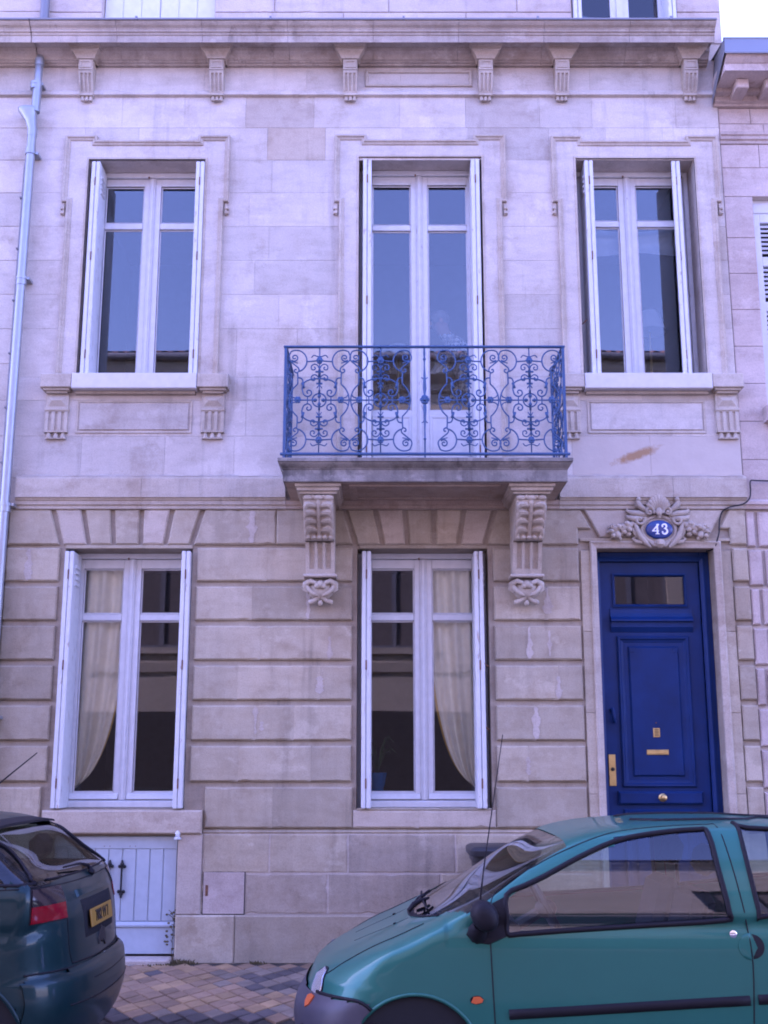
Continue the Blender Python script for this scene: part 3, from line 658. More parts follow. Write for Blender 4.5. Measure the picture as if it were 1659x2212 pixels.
hatch()
MB().rect(1.80, 2.87, -.02, .17, -.12, .25, .015).build('door_step', M['stone_low'], house)
# ================================================================ attic storey above the cornice
AT = [(-2.70, -1.62, 8.32, 9.9), (1.80, 2.80, 8.32, 9.9)]
mesh_obj('attic_wall', wall_mesh(XL, 3.22, 8.05, 11.2, .022, .45, AT), M['mortar_light'], house)
ashlar(house, XL, 3.22, [8.24, 8.578, 8.91, 9.24, 9.57, 9.9, 10.3, 10.7, 11.2], AT, M['attic'], .010, .024, .006, .002, .8, 1.3, name='attic_stone')
def attic_openings():
    x0, x1, z0, z1 = AT[0]
    for i, (a, c) in enumerate(((x0 + .004, (x0 + x1) / 2 - .002), ((x0 + x1) / 2 + .002, x1 - .004))):
        sh = MB().rect(a, c, z0, z1 - .03, .10, .13, .004, True).build('shutter', M['white'], house)
        for k in range(3):
            w = (c - a) / 3; MB().rect(a + k * w + .004, a + (k + 1) * w - .004, z0 + .02, z1 - .06, .092, .10, .003).build('plank', M['white'], sh)
    x0, x1, z0, z1 = AT[1]
    wf = MB().rect(x0, x0 + .06, z0, z1, .2, .27).rect(x1 - .06, x1, z0, z1, .2, .27).rect(x0 + .06, x1 - .06, z1 - .07, z1, .2, .27).build('window', M['white'], house)
    for a, c in ((x0 + .06, (x0 + x1) / 2 - .03), ((x0 + x1) / 2 + .03, x1 - .06)):
        MB().sweep([(a, z0 + .02), (a, z1 - .07), (c, z1 - .07), (c, z0 + .02)], [(0, .26), (0, .21), (-.06, .21), (-.06, .26)], True).build('sash', M['white'], wf)
        MB().rect(a + .05, c - .05, z0 + .05, z1 - .1, .236, .24, 0, True).build('pane', M['glass'], wf)
    MB().rect((x0 + x1) / 2 - .03, (x0 + x1) / 2 + .03, z0, z1 - .07, .195, .26).build('astragal', M['white'], wf)
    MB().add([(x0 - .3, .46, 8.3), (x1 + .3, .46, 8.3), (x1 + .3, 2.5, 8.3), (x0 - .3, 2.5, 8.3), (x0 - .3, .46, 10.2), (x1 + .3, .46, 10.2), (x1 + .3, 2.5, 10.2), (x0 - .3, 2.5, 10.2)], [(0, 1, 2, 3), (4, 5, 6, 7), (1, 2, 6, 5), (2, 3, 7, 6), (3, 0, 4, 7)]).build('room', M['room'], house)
    for a, s in ((x0 + .012, 1), (x1 - .012, -1)):
        for k in (0, 1):
            xa = a + s * k * .04; MB().box(min(xa, xa + s * .034), max(xa, xa + s * .034), -.04, .19, z0 + .01, z1 - .03, .005).build('shutter', M['white_worn'], house)
attic_openings()
# ================================================================ windows
def window(wk, gl, gr, top, bar, bot, glass, panel=False):
    """gl, gr: glass edges of the two sashes; bar: cross bar; bot: lower edge of the glass"""
    x0, x1, z0, z1 = WIN[wk]; yf = .25; cxm = (gl[1] + gr[0]) / 2
    f = MB(); fw = .042
    f.rect(x0, x0 + fw, z0, z1, yf, yf + .09, .004); f.rect(x1 - fw, x1, z0, z1, yf, yf + .09, .004); f.rect(x0 + fw, x1 - fw, z1 - .05, z1, yf - .012, yf + .09, .006)
    f.rect(x0 + fw, x1 - fw, z0 + .002, z0 + .062, yf - .02, yf + .09, .008)
    w = f.build('window', M['white'], house)
    for gi, (a, c, xo, xi) in enumerate(((gl[0], gl[1], x0 + fw + .003, cxm), (gr[0], gr[1], cxm, x1 - fw - .003))):
        xa, xb = min(xo, xi), max(xo, xi); s = MB(); y = yf + .012; zt, zb = z1 - .054, z0 + .066
        s.rect(xa, a, zb, zt, y, y + .045, .004); s.rect(c, xb, zb, zt, y, y + .045, .004); s.rect(a, c, top, zt, y, y + .045, .004); s.rect(a, c, zb, bot, y, y + .045, .004); s.rect(a, c, bar[0], bar[1], y + .002, y + .043, .008)
        sh = s.build('sash', M['white'], w)
        for za, zb_ in ((bot, bar[0]), (bar[1], top)):
            MB().rect(a - .004, c + .004, za - .004, zb_ + .004, y + .024 + rnd.uniform(-.001, .001), y + .028, 0, True).build('pane', glass, w)
            MB().sweep([(a, za), (a, zb_), (c, zb_), (c, za)], [(0, y + .002), (0, y + .02), (-.012, y + .022)], True).build('putty_bead', M['white'], w)
        if panel:
            pz0, pz1 = zb + .10, bot - .05
            MB().sweep([(a + .005, pz0), (a + .005, pz1), (c - .005, pz1), (c - .005, pz0)], [(0, y + .001), (-.006, y - .008), (-.02, y - .006), (-.026, y + .002)], True).build('panel_moulding', M['white'], w)
        else: MB().profx([(y + .002, bot - .005), (y - .014, bot - .02), (y - .026, bot - .05), (y - .022, bot - .056), (y + .002, bot - .056)], a - .04, c + .04).build('weather_bar', M['white'], w)
    b = MB(); b.rect(cxm - .028, cxm + .028, z0 + .066, z1 - .054, yf - .004, yf + .012, .005); b.rect(cxm - .014, cxm + .014, z0 + .066, z1 - .054, yf - .012, yf - .003, .004)
    b.build('astragal', M['white_worn'] if wk == 'UM' else M['white'], w)
    MB().ball((cxm - .035, yf - .016, z1 - .052), .008, .008, .012, 8, 6).build('latch', M['rust'], w)
    return w
window('UL', (-2.63, -2.268), (-2.109, -1.757), 6.89, (6.452, 6.519), 5.02, M['glass'])
window('UM', (-.112, .252), (.410, .782), 6.905, (6.438, 6.50), 4.676, M['glass'], True)
window('UR', (1.878, 2.214), (2.379, 2.772), 6.90, (6.476, 6.542), 5.02, M['glass'])
window('LL', (-2.636, -2.288), (-2.131, -1.765), 3.222, (2.763, 2.824), 1.307, M['glass_low'])
window('LM', (-.118, .265), (.420, .783), 3.222, (2.763, 2.824), 1.307, M['glass_low'])
# ---- folded shutters standing in the reveals
def shutter_packet(wk, side, off, ang=0.0, n=2, slots=None, yfr=-.035, ybk=.235, skew=0.0):
    x0, x1, z0, z1 = WIN[wk]; zt, zb = z1 - .03, z0 + (.006 if wk != 'UM' else .0); base = x0 + off if side > 0 else x1 - off
    for k in range(n):
        t = .036; piv = Vector((base + side * (k * .041), ybk, 0))
        b = MB(); b.box(0 if side > 0 else -t, t if side > 0 else 0, -(ybk - yfr), 0, zb, zt, .005)
        # groove lines on the leaf's edge
        leaf = b.build('shutter', M['white_worn'], house); leaf.location = piv; leaf.rotation_euler = (0, 0, -side * ang)
        if slots and k in slots:
            face = side if slots[k] > 0 else -side; xf = (t if face > 0 else 0) if side > 0 else (0 if face > 0 else -t)
            for q in range(4):
                zq = zt - .135 - q * .05; d = .014 * face
                MB().add([(xf, -.20, zq + .03), (xf, -.07, zq + .03), (xf + d, -.20, zq), (xf + d, -.07, zq), (xf, -.20, zq - .006), (xf, -.07, zq - .006)], [(0, 1, 3, 2), (2, 3, 5, 4), (0, 2, 4), (1, 5, 3)]).build('louvre', M['white'], leaf)
        for zz in (zt - .2, (zt + zb) / 2 + .1, zb + .2):
            if k == 0:
                hx = side * .0385; h = MB(); h.lathe([(.0045, -.04), (.0045, .04)], (hx, -(ybk - yfr) - .002, zz), 'z', 6); h.build('hinge', M['rust'], leaf)
shutter_packet('UL', 1, .035, slots={1: 1}); shutter_packet('UL', -1, .004)
shutter_packet('UM', 1, .04); shutter_packet('UM', -1, .022)
shutter_packet('UR', 1, .078, slots={0: -1}); shutter_packet('UR', -1, .075, rad(-14))
shutter_packet('LL', 1, .012, slots={1: 1}); shutter_packet('LL', -1, .006)
shutter_packet('LM', 1, .042); shutter_packet('LM', -1, .046, slots={0: -1})
# shutter stay hooks in the reveals
for x, z in ((1.783, 5.42), (.885, 1.82), (.885, 2.35)):
    MB().tube([(x, .05, z), (x + .02 * (1 if x > 1 else -1), .03, z + .01), (x + .045 * (1 if x > 1 else -1), .02, z + .035)], .006, 6).build('shutter_hook', M['rust'], house)
# ================================================================ front door
def front_door():
    x0, x1, z0, z1 = WIN['DR']; z0 = .172
    D = M['door']; y = .21
    fr = MB(); fr.rect(x0, 1.882, z0, z1, y - .03, y + .08, .006); fr.rect(2.752, x1, z0, z1, y - .03, y + .08, .006); fr.rect(1.882, 2.752, 3.272, z1, y - .03, y + .08, .006)
    root = fr.build('front_door', D, house)
    MB().sweep([(1.882, z0), (1.882, 3.272), (2.752, 3.272), (2.752, z0)], [(.05, y - .03), (.048, y - .045), (.03, y - .05), (.012, y - .04), (.0, y - .036), (.0, y)]).build('frame_moulding', D, root)
    me = wall_mesh(1.884, 2.750, z0 + .01, 3.27, y, y + .045, [(2.004, 2.626, 2.892, 3.155)]); mesh_obj('door_leaf', me, D, root)
    MB().rect(2.0, 2.63, 2.888, 3.159, y + .018, y + .022, 0, True).build('pane', M['glass_low'], root)
    MB().sweep([(1.99, 2.876), (1.99, 3.17), (2.64, 3.17), (2.64, 2.876)], [(0, y + .002), (-.0, y - .014), (-.012, y - .018), (-.022, y - .006), (-.026, y + .01)], True).build('light_moulding', D, root)
    c = MB()
    prof = [(y + .002, 2.862), (y - .012, 2.856), (y - .016, 2.82), (y - .028, 2.79), (y - .05, 2.768), (y - .056, 2.76), (y - .056, 2.748), (y - .03, 2.742), (y - .028, 2.70), (y - .012, 2.672), (y - .006, 2.66), (y + .002, 2.655)]
    c.profx(prof, 1.962, 2.672); c.build('ledge_moulding', D, root)
    def panel(xa, xb, za, zb):
        MB().sweep([(xa, za), (xa, zb), (xb, zb), (xb, za)], [(0, y + .002), (0, y - .012), (-.01, y - .022), (-.024, y - .02), (-.034, y - .008), (-.05, y - .004), (-.056, y + .002)], True).build('panel_moulding', D, root)
        MB().rect(xa + .092, xb - .092, za + .088, zb - .088, y - .016, y + .002, .014).build('raised_panel', D, root)
        for sx in (0, 1):
            for sz in (0, 1):
                xx = xa + .092 + .03 if not sx else xb - .092 - .03; zz = za + .118 if not sz else zb - .118
                MB().rect(xx - .022, xx + .022, zz - .022, zz + .022, y - .0195, y - .015, .003).build('corner_block', D, root)
    panel(2.01, 2.632, 1.352, 2.622); panel(2.01, 2.632, .27, 1.17)
    MB().rect(1.966, 2.676, 1.212, 1.318, y - .04, y + .002, .014).build('lock_rail', D, root)
    k = MB().lathe([(.034, 0), (.034, -.006), (.028, -.012), (.012, -.016), (.010, -.03), (.022, -.04), (.028, -.05), (.022, -.062), (.01, -.068), (0, -.069)], (2.331, y - .041, 1.268), 'y', 20).build('door_knob', M['brass'], root, True)
    pl = MB().rect(1.898, 1.958, 1.362, 1.622, y - .006, y + .002, .003).build('lock_plate', M['brass'], root)
    MB().lathe([(.016, 0), (.016, -.014), (.009, -.016), (0, -.016)], (1.93, y - .006, 1.50), 'y', 14).build('keyhole', M['black'], pl, True)
    s = MB().rect(2.222, 2.408, 1.618, 1.662, y - .024, y - .014, .004).build('letter_slot', M['brass'], root); MB().rect(2.236, 2.394, 1.628, 1.652, y - .028, y - .023, .002).build('flap', M['brass'], s)
    g = MB().rect(2.284, 2.342, 1.764, 1.842, y - .022, y - .014, .004).build('vent_grille', M['brass'], root)
    for q in range(5): MB().rect(2.294, 2.332, 1.774 + q * .0125, 1.780 + q * .0125, y - .0235, y - .0215).build('slot', M['black'], g)
    MB().ball((2.313, y - .018, 1.885), .006, .004, .006, 8, 6).build('peephole', M['rust'], root)
    h = MB(); h.lathe([(.02, 0), (.02, -.02), (.012, -.03)], (1.945, y - .0, 1.99), 'y', 12); h.tube([(1.945, y - .03, 2.005), (1.946, y - .045, 1.98), (1.952, y - .045, 1.92), (1.956, y - .035, 1.895)], [.012, .015, .017, .012], 10); h.ball((1.957, y - .03, 1.897), .017, .02, .018); h.build('door_handle', D, root, True)
front_door()
# ================================================================ balcony
BC = .334
def balcony():
    hw = 1.15; b = MB(); prof = [(0.0, 3.775), (.004, 3.782), (.006, 3.872), (.014, 3.878), (.016, 3.884), (.03, 3.894), (.052, 3.915), (.056, 3.926), (.07, 3.93), (.072, 3.955), (.06, 3.962)]
    V = []
    for o, z in prof: V += [(BC - hw - o * .6, 0.03, z), (BC - hw - o * .6, -.70 - o, z), (BC + hw + o * .6, -.70 - o, z), (BC + hw + o * .6, 0.03, z)]
    n = len(prof); F = [(4 * i + k, 4 * i + k + 1, 4 * i + 4 + k + 1, 4 * i + 4 + k) for i in range(n - 1) for k in range(3)]
    F += [(0, 3, 2, 1), (4 * n - 4, 4 * n - 3, 4 * n - 2, 4 * n - 1)]
    root = b.add(V, F).build('balcony', M['stone_balcony'], house)
    s = MB()
    for xa, xb, ya, yb in ((BC - .62, BC + .62, -.6, -.54), (BC - .62, BC + .62, -.14, -.08), (BC - .62, BC - .56, -.54, -.14), (BC + .56, BC + .62, -.54, -.14)): s.box(xa, xb, ya, yb, 3.762, 3.777)
    s.build('soffit_frame', M['stone_soffit'], root)
    MB().add([(BC - hw + .01, 0, 3.7735), (BC + hw - .01, 0, 3.7735), (BC + hw - .01, -.685, 3.7735), (BC - hw + .01, -.685, 3.7735)], [(0, 1, 2, 3)]).build('soffit', M['stone_soffit'], root)
    return root
bal = balcony()
# ---- wrought iron railing
RY, RZ0, RZ1 = -.715, 4.005, 4.912
rail = empty('balcony_railing', (BC, RY, 0), house)
I = M['blue_iron']
def iron(paths, r=.007):
    b = MB()
    for p in paths:
        rr = r
        if isinstance(p, tuple): p, rr = p
        b.tube([(x, 0, z) for x, z in p], rr, 6)
    return b
def arc(cx, cz, rx, rz, a0, a1, n=14): return [(cx + rx * math.cos(rad(a0 + (a1 - a0) * i / n)), cz + rz * math.sin(rad(a0 + (a1 - a0) * i / n))) for i in range(n + 1)]
K = .00079
def motif_paths():
    """one scrollwork unit about its own centre, in metres"""
    ps = []
    def add(pts, r=5.8):
        for sx in (-1, 1): ps.append(([(sx * x * K, z * K) for x, z in pts], r * K * 1.32))
    def both(pts, r=5.8):
        add(pts, r); add([(x, -z) for x, z in pts], r)
    ps.append(([(0, 570 * K), (0, -570 * K)], .0052))
    both([(38, 425), (140, 418)], 6)                                   # bars beside the rosettes
    big = arc(245, 425, 112, 118, -105, -360 + 62 - 0, 22)             # big ring, left side over the top
    both(big, 6.2)
    both(smooth_path([(300, 530), (322, 470), (312, 430), (262, 385), (222, 350), (216, 318), (238, 296), (262, 312), (256, 334), (240, 330)], 4), 6)
    both(spiral(262, 462, 42, 8, -40, -520, 22), 6)
    both([(300, 422), (225, 402)], 4.5)
    both(smooth_path([(230, 305), (226, 250), (226, 176)], 3), 6)
    both(smooth_path([(226, 176), (275, 120), (302, 60), (312, 0)], 4), 6.2)
    both(smooth_path([(226, 242), (190, 236), (172, 205), (174, 160), (178, 120), (160, 60), (118, 40), (84, 62), (86, 98), (114, 108), (130, 88), (116, 72)], 5), 6)
    both(smooth_path([(172, 172), (140, 204), (80, 226), (0, 234)], 4), 6.2)
    both([(178, 190), (160, 130)], 11)
    both([(122, 40), (122, 0)], 5)
    both(smooth_path([(300, 62), (285, 36), (250, 22)], 4), 5)
    ps.append((arc(0, 0, 72 * K, 72 * K, 0, 360, 22), .0062))
    for a in (0, 90, 180, 270): ps.append(([(20 * K * math.cos(rad(a)), 20 * K * math.sin(rad(a))), (45 * K * math.cos(rad(a)), 45 * K * math.sin(rad(a))), (70 * K * math.cos(rad(a)), 70 * K * math.sin(rad(a)))], [.006, .018, .005]))
    add([(72, 0), (312, 0)], 6)
    for zc, dz, s in ((355, 30, 1), (240, 26, 1)):
        both(smooth_path([(0, zc - 20), (20, zc + 20), (52, zc + 36), (84, zc + 16), (82, zc - 20), (56, zc - 26), (44, zc - 6), (58, zc + 6)], 4), 5.4)
    both(smooth_path([(0, 470), (30, 478), (62, 488), (86, 462)], 4), 4.5)
    both([(0, 308), (42, 308)], 8); both([(0, 180), (32, 180)], 8); both([(0, 170), (26, 130)], 4.5); both([(0, 330), (0, 250)], 11); both([(0, 228), (0, 180)], 9); both([(0, 110), (0, 70)], 9)
    return ps
mp = iron(motif_paths()); mme = mp.mesh('scroll_panel'); mme.materials.append(I)
for p in mme.polygons: p.use_smooth = True
def rosette_mesh():
    b = MB(); b.ball((0, -.006, 0), .013, .012, .013, 10, 6)
    for k in range(6):
        a = k * math.pi / 3; b.ball((.018 * math.cos(a), -.001, .018 * math.sin(a)), .014, .008, .014, 8, 5)
    me = b.mesh('rosette'); me.materials.append(I)
    for p in me.polygons: p.use_smooth = True
    return me
rme = rosette_mesh(); ZC = (RZ0 + RZ1) / 2 + .002
def link(name, me, parent, loc, rot=(0, 0, 0), scale=(1, 1, 1)):
    o = bpy.data.objects.new(name, me); col.objects.link(o); o.parent = parent; o.location = loc; o.rotation_euler = rot; o.scale = scale; return o
zsc = (RZ1 - RZ0) / (1140 * K)
for xm in (-.866, -.362, .362, .866):
    link('scroll_panel', mme, rail, (xm, 0, ZC), (0, 0, 0), (1, 1, zsc))
    for dx, dz in ((0, 428 * K), (0, -428 * K), (-222 * K, 0), (222 * K, 0)): link('rosette', rme, rail, (xm + dx, -.006, ZC + dz * zsc))
for sx in (-1, 1):   # the returns to the wall
    link('scroll_panel', mme, rail, (sx * 1.145, .355, ZC), (0, 0, rad(90)), (1.3, 1, zsc))
    for dz in (428 * K, -428 * K, 0): link('rosette', rme, rail, (sx * 1.145, .355, ZC + dz * zsc), (0, 0, rad(90)))
    MB().box(sx * 1.147 - .011, sx * 1.147 + .011, -.011, .011, 3.96, RZ1).build('corner_post', I, rail)
    MB().box(sx * 1.147 - .010, sx * 1.147 + .010, .66, .68, 3.96, RZ1).build('wall_post', I, rail)
    for z, h in ((RZ1, .018), (RZ0 - .012, .022)): MB().box(sx * 1.147 - .016, sx * 1.147 + .016, -.016, .71, z, z + h, .004).build('side_rail', I, rail)
MB().box(-1.165, 1.165, -.017, .017, RZ1 + .001, RZ1 + .019, .005).build('top_rail', I, rail)
MB().box(-1.18, 1.18, -.014, .014, RZ0 - .013, RZ0 + .009, .005).build('bottom_rail', I, rail)
cb = MB(); cb.lathe([(.007, 3.962), (.007, 4.12), (.014, 4.13), (.007, 4.14), (.006, 4.2), (.012, 4.32), (.016, 4.40), (.009, 4.45), (.017, 4.47), (.017, 4.49), (.009, 4.51), (.016, 4.56), (.012, 4.64), (.006, 4.76), (.007, 4.80), (.014, 4.815), (.007, 4.83), (.010, 4.865), (.007, 4.912)], (0, 0, 0), 'z', 10)
for s in (-1, 1):
    for q in (-1, 1):
        cb.tube([(s * x, 0, ZC + q * z) for x, z in smooth_path([(.002, .16), (.012, .185), (.026, .195)], 3)], .0045, 6)
cb.build('centre_baluster', I, rail, True); link('rosette', rme, rail, (0, -.012, ZC), (0, 0, 0), (1.3, 1.3, 1.3))
# ---- carved corbels
def corbel(cx):
    root = empty('corbel', (cx, 0, 0), house); S = M['stone_carved']
    cap = MB(); P = [(.152, -.60, 3.70), (.150, -.60, 3.715), (.17, -.63, 3.722), (.172, -.63, 3.745), (.186, -.655, 3.752), (.188, -.66, 3.772)]
    V = [];
    for h, y, z in P: V += [(-h, .03, z), (-h, y, z), (h, y, z), (h, .03, z)]
    cap.add(V, [(4 * i + k, 4 * i + k + 1, 4 * i + 5 + k, 4 * i + 4 + k) for i in range(len(P) - 1) for k in range(3)] + [(0, 3, 2, 1)]); cap.build('cap', S, root)
    zs = [3.70, 3.67, 3.63, 3.57, 3.50, 3.43, 3.38, 3.365]; ys = [-.565, -.575, -.565, -.525, -.455, -.375, -.32, -.30]
    def fy(z):
        for i in range(len(zs) - 1):
            if zs[i] >= z >= zs[i + 1]: t = (zs[i] - z) / (zs[i] - zs[i + 1]); return ys[i] + (ys[i + 1] - ys[i]) * t
        return ys[-1]
    hw = .122
    body = MB()   # side cheeks and core
    allp = [(fy(3.70 - .335 * i / 20), 3.70 - .335 * i / 20) for i in range(21)]; low = [(-.265, 3.36), (-.235, 3.30), (-.20, 3.22), (-.165, 3.14), (-.15, 3.105)]
    prof = [(y + .012, z) for y, z in allp] + low + [(.03, 3.105), (.03, 3.70)]
    n = len(prof)
    for sx in (-1, 1): body.add([(sx * hw, y, z) for y, z in prof], [tuple(range(n))])
    body.add([(-hw, y, z) for y, z in prof] + [(hw, y, z) for y, z in prof], [(i, (i + 1) % n, n + (i + 1) % n, n + i) for i in range(len(allp) - 1)])
    body.build('core', S, root)
    # flutes
    f = MB(); xs = [-hw]; dep = [0]
    for g in (-1, 0, 1): xs += [g * .068 - .024, g * .068 - .020, g * .068 + .020, g * .068 + .024]; dep += [0, .022, .022, 0]
    xs.append(hw); dep.append(0); act = [0, 1, 1, 1, 0]; V = []
    lz = [(-.265, 3.362), (-.262, 3.35), (-.235, 3.30), (-.20, 3.22), (-.172, 3.155), (-.170, 3.148), (-.15, 3.105)]; act = [1, 1, 1, 1, 1, 0, 0]
    for (y, z), a in zip(lz, act):
        for x, d in zip(xs, dep): V.append((x, y + d * a, z))
    m = len(xs); f.add(V, [(i * m + k, i * m + k + 1, (i + 1) * m + k + 1, (i + 1) * m + k) for i in range(len(lz) - 1) for k in range(m - 1)]); f.build('fluted_front', S, root)
    # acanthus leaf as relief
    def relief(u, v):
        au = abs(u); h = 0
        if au < .13: h = .020 * math.sqrt(max(0, 1 - (au / .13) ** 2))
        for i in range(4):
            vi = .16 + .20 * i
            for j in range(15):
                p = j / 14; uc = .10 + .80 * math.sin(p * 1.75) ** .9; vc = vi + .02 - .10 * math.sin(p * 2.2) + .22 * p * p; rr = .085 * (.45 + .75 * math.sin(p * 2.6)); du = .16 * (.6 + .6 * p)
                d2 = ((au - uc) / du) ** 2 + ((v - vc) / rr) ** 2
                if d2 < 1: h = max(h, (.014 + .034 * math.sin(p * 2.3)) * math.sqrt(1 - d2) - .006 * math.exp(-((v - vc) / .012) ** 2))
            d2 = ((au - .2) / .06) ** 2 + ((v - vi - .10) / .035) ** 2
            if d2 < 1: h -= .02 * math.sqrt(1 - d2)
        if h > .004: h += .0016 * math.sin(au * 34 + v * 60) + .0012 * noise.noise(Vector((u * 9, v * 14, 2)))
        if v > .86:
            for q in (-.8, -.4, 0, .4, .8):
                d2 = ((u - q) / .24) ** 2 + ((v - .945) / .07) ** 2
                if d2 < 1: h = max(h, .045 * math.sqrt(1 - d2))
        return h
    def leaf(a, c):
        u = -1 + 2 * a; v = c; z = 3.655 - .285 * v; h = relief(u, v); y = fy(z)
        return (u * hw * 1.0, y - h - .002, z - h * .25)
    MB().grid(leaf, 40, 60).build('acanthus_leaf', S, root, True, 60)
    r = MB()
    for x, w in ((0, .045), (-.085, .04), (.085, .04)): r.ball((x, -.575, 3.672), w, .03, .024, 12, 8)
    r.ball((-.043, -.572, 3.678), .02, .028, .02); r.ball((.043, -.572, 3.678), .02, .028, .02); r.build('scroll_roll', S, root, True)
    MB().box(-.143, .143, -.185, .03, 3.078, 3.106, .008).build('ledge', M['mortar_light'], root)
    q = MB()
    q.ball((0, -.06, 2.99), .118, .085, .092, 16, 10); q.ball((0, -.145, 3.02), .036, .04, .036); q.ball((-.028, -.15, 3.005), .024, .03, .024); q.ball((.028, -.15, 3.005), .024, .03, .024)
    for s in (-1, 1):
        q.tube([(s * .03, -.15, 3.03), (s * .08, -.145, 3.05), (s * .125, -.10, 3.03), (s * .128, -.09, 2.99), (s * .10, -.10, 2.96)], [.016, .024, .028, .026, .012], 10)
        q.tube([(s * .118, -.10, 3.04), (s * .10, -.125, 2.985), (s * .06, -.13, 2.945), (s * .018, -.11, 2.93)], [.016, .02, .022, .012], 8)
        q.tube([(s * .01, -.10, 2.93), (s * .04, -.085, 2.895), (s * .075, -.07, 2.885)], [.014, .02, .024], 8); q.ball((s * .082, -.065, 2.882), .026, .03, .024)
        q.tube([(s * .012, -.14, 2.99), (s * .014, -.12, 2.94), (s * .012, -.09, 2.89)], [.009, .009, .006], 6)
    q.ball((0, -.075, 2.875), .022, .03, .028); q.build('carved_pendant', S, root, True, 60)
corbel(BC - .872); corbel(BC + .872)
# ---- carved cartouche over the door
def cartouche():
    cx, cz = 2.365, 3.51; root = empty('door_cartouche', (cx, 0, cz), house); S = M['stone_carved']
    b = MB(); pts = [(.145 * math.cos(a), .12 * math.sin(a)) for a in [i * math.pi / 16 for i in range(32)]]
    b.prism(pts, -.035, .03, .02); b.tube([(x * 1.0, -.03, z) for x, z in pts], .018, 8, True)
    b.tube([(0, -.03, -.10), (0, -.04, -.13), (0, -.03, -.155)], [.05, .045, .018], 10); b.build('shield', S, root, True, 50)
    t = MB()
    for s in (-1, 1):
        def T(pl, r, seg=8): t.tube([(s * x, y, z) for x, y, z in pl], r, seg)
        sp = spiral(.078, .155, .042, .010, 200, -220, 20); T([(x, -.065, z) for x, z in sp], [.016 - .008 * i / 20 for i in range(21)])
        t.ball((s * .078, -.07, .155), .016, .016, .016)
        T([(.10, -.04, .17), (.15, -.05, .20), (.175, -.055, .24), (.168, -.05, .268)], [.02, .026, .024, .014]); t.ball((s * .166, -.06, .265), .022, .02, .022)
        T([(.13, -.03, .19), (.185, -.035, .215), (.20, -.03, .24)], [.012, .016, .006])
        T([(.09, -.03, .13), (.17, -.04, .145), (.235, -.03, .155), (.27, -.02, .175), (.255, -.02, .198)], [.018, .028, .024, .014, .005])
        T([(.10, -.03, .10), (.19, -.04, .095), (.255, -.03, .11), (.275, -.02, .135)], [.018, .03, .022, .006])
        sp = spiral(.165, .085, .046, .012, 150, 520, 20); T([(x, -.06, z) for x, z in sp], [.014 - .006 * i / 20 for i in range(21)])
        T([(.205, -.045, .06), (.19, -.05, .0), (.165, -.05, -.06), (.125, -.045, -.11), (.08, -.04, -.15)], [.014, .024, .026, .024, .012])
        T([(.235, -.03, .03), (.21, -.04, -.02), (.19, -.03, -.07)], [.012, .02, .008])
        T([(.09, -.03, -.10), (.15, -.035, -.105), (.20, -.03, -.10), (.225, -.025, -.075), (.205, -.025, -.055)], [.012, .022, .02, .014, .006])
        T([(.21, -.03, .06), (.27, -.04, .03), (.33, -.03, .005)], [.02, .034, .03])
    t.build('scrolls', S, root, True, 60)
    sh = MB()
    for k in range(9):
        a = rad(22 + 17 * k); r1 = .155 * (1.0 if k % 2 == 0 else .97)
        sh.tube([(math.cos(a) * .03, -.05, .16 + math.sin(a) * .02), (math.cos(a) * .075, -.075, .17 + math.sin(a) * .075), (math.cos(a) * .095, -.06, .175 + math.sin(a) * .12)], [.010, .020, .022], 8)
    sh.ball((0, -.08, .15), .03, .025, .04); sh.ball((0, -.07, .115), .016, .018, .022); sh.build('shell', S, root, True, 60)
    for s in (-1, 1):
        g = MB(); rr = random.Random(5)
        for k in range(34):
            p = rr.random(); x = .24 + .17 * p; w = .075 * math.sin(math.pi * (.18 + .75 * p)); z = .03 - .06 * p + rr.uniform(-1, 1) * w; r0 = rr.uniform(.014, .028)
            g.ball((s * x, -.02 - rr.uniform(0, .04), z), r0, r0, r0 * rr.uniform(.8, 1.1), 8, 6)
        for k in range(8):
            p = rr.random(); x = .27 + .14 * p; z = -.01 + rr.uniform(-.09, .075); g.tube([(s * x, -.03, z), (s * (x + .02), -.045, z + rr.uniform(-.01, .02)), (s * (x + .05), -.02, z + rr.uniform(-.03, .01))], [.008, .016, .003], 6)
        g.tube([(s * .40, -.02, -.02), (s * .44, -.02, -.015), (s * .455, -.012, -.02)], [.014, .012, .003], 6)
        g.build('fruit_garland', S, root, True, 60)
    m = MB(); m.ball((0, -.05, -.135), .03, .02, .02)
    for s in (-1, 1): m.ball((s * .032, -.05, -.115), .016, .014, .016); m.tube([(s * .01, -.045, -.14), (s * .05, -.045, -.135), (s * .085, -.04, -.11)], [.01, .016, .008], 6)
    m.build('pendant_leaf', S, root, True, 60)
cartouche()
def ribbon(b, pts, w, y0, y1):
    n = len(pts); Lp, Rp = [], []
    for i in range(n):
        t = Vector(pts[min(i + 1, n - 1)]) - Vector(pts[max(i - 1, 0)]); t.normalize(); nn = Vector((-t.y, t.x)); ww = w[i] if isinstance(w, list) else w
        p = Vector(pts[i]); Lp.append(p + nn * ww / 2); Rp.append(p - nn * ww / 2)
    V = [(p.x, y0, p.y) for p in Lp] + [(p.x, y0, p.y) for p in Rp] + [(p.x, y1, p.y) for p in Lp] + [(p.x, y1, p.y) for p in Rp]; F = []
    for i in range(n - 1): F += [(i, i + 1, n + i + 1, n + i), (i, 2 * n + i, 2 * n + i + 1, i + 1), (n + i, n + i + 1, 3 * n + i + 1, 3 * n + i)]
    F += [(0, n, 3 * n, 2 * n), (n - 1, 3 * n - 1, 4 * n - 1, 2 * n - 1)]
    b.add(V, F)
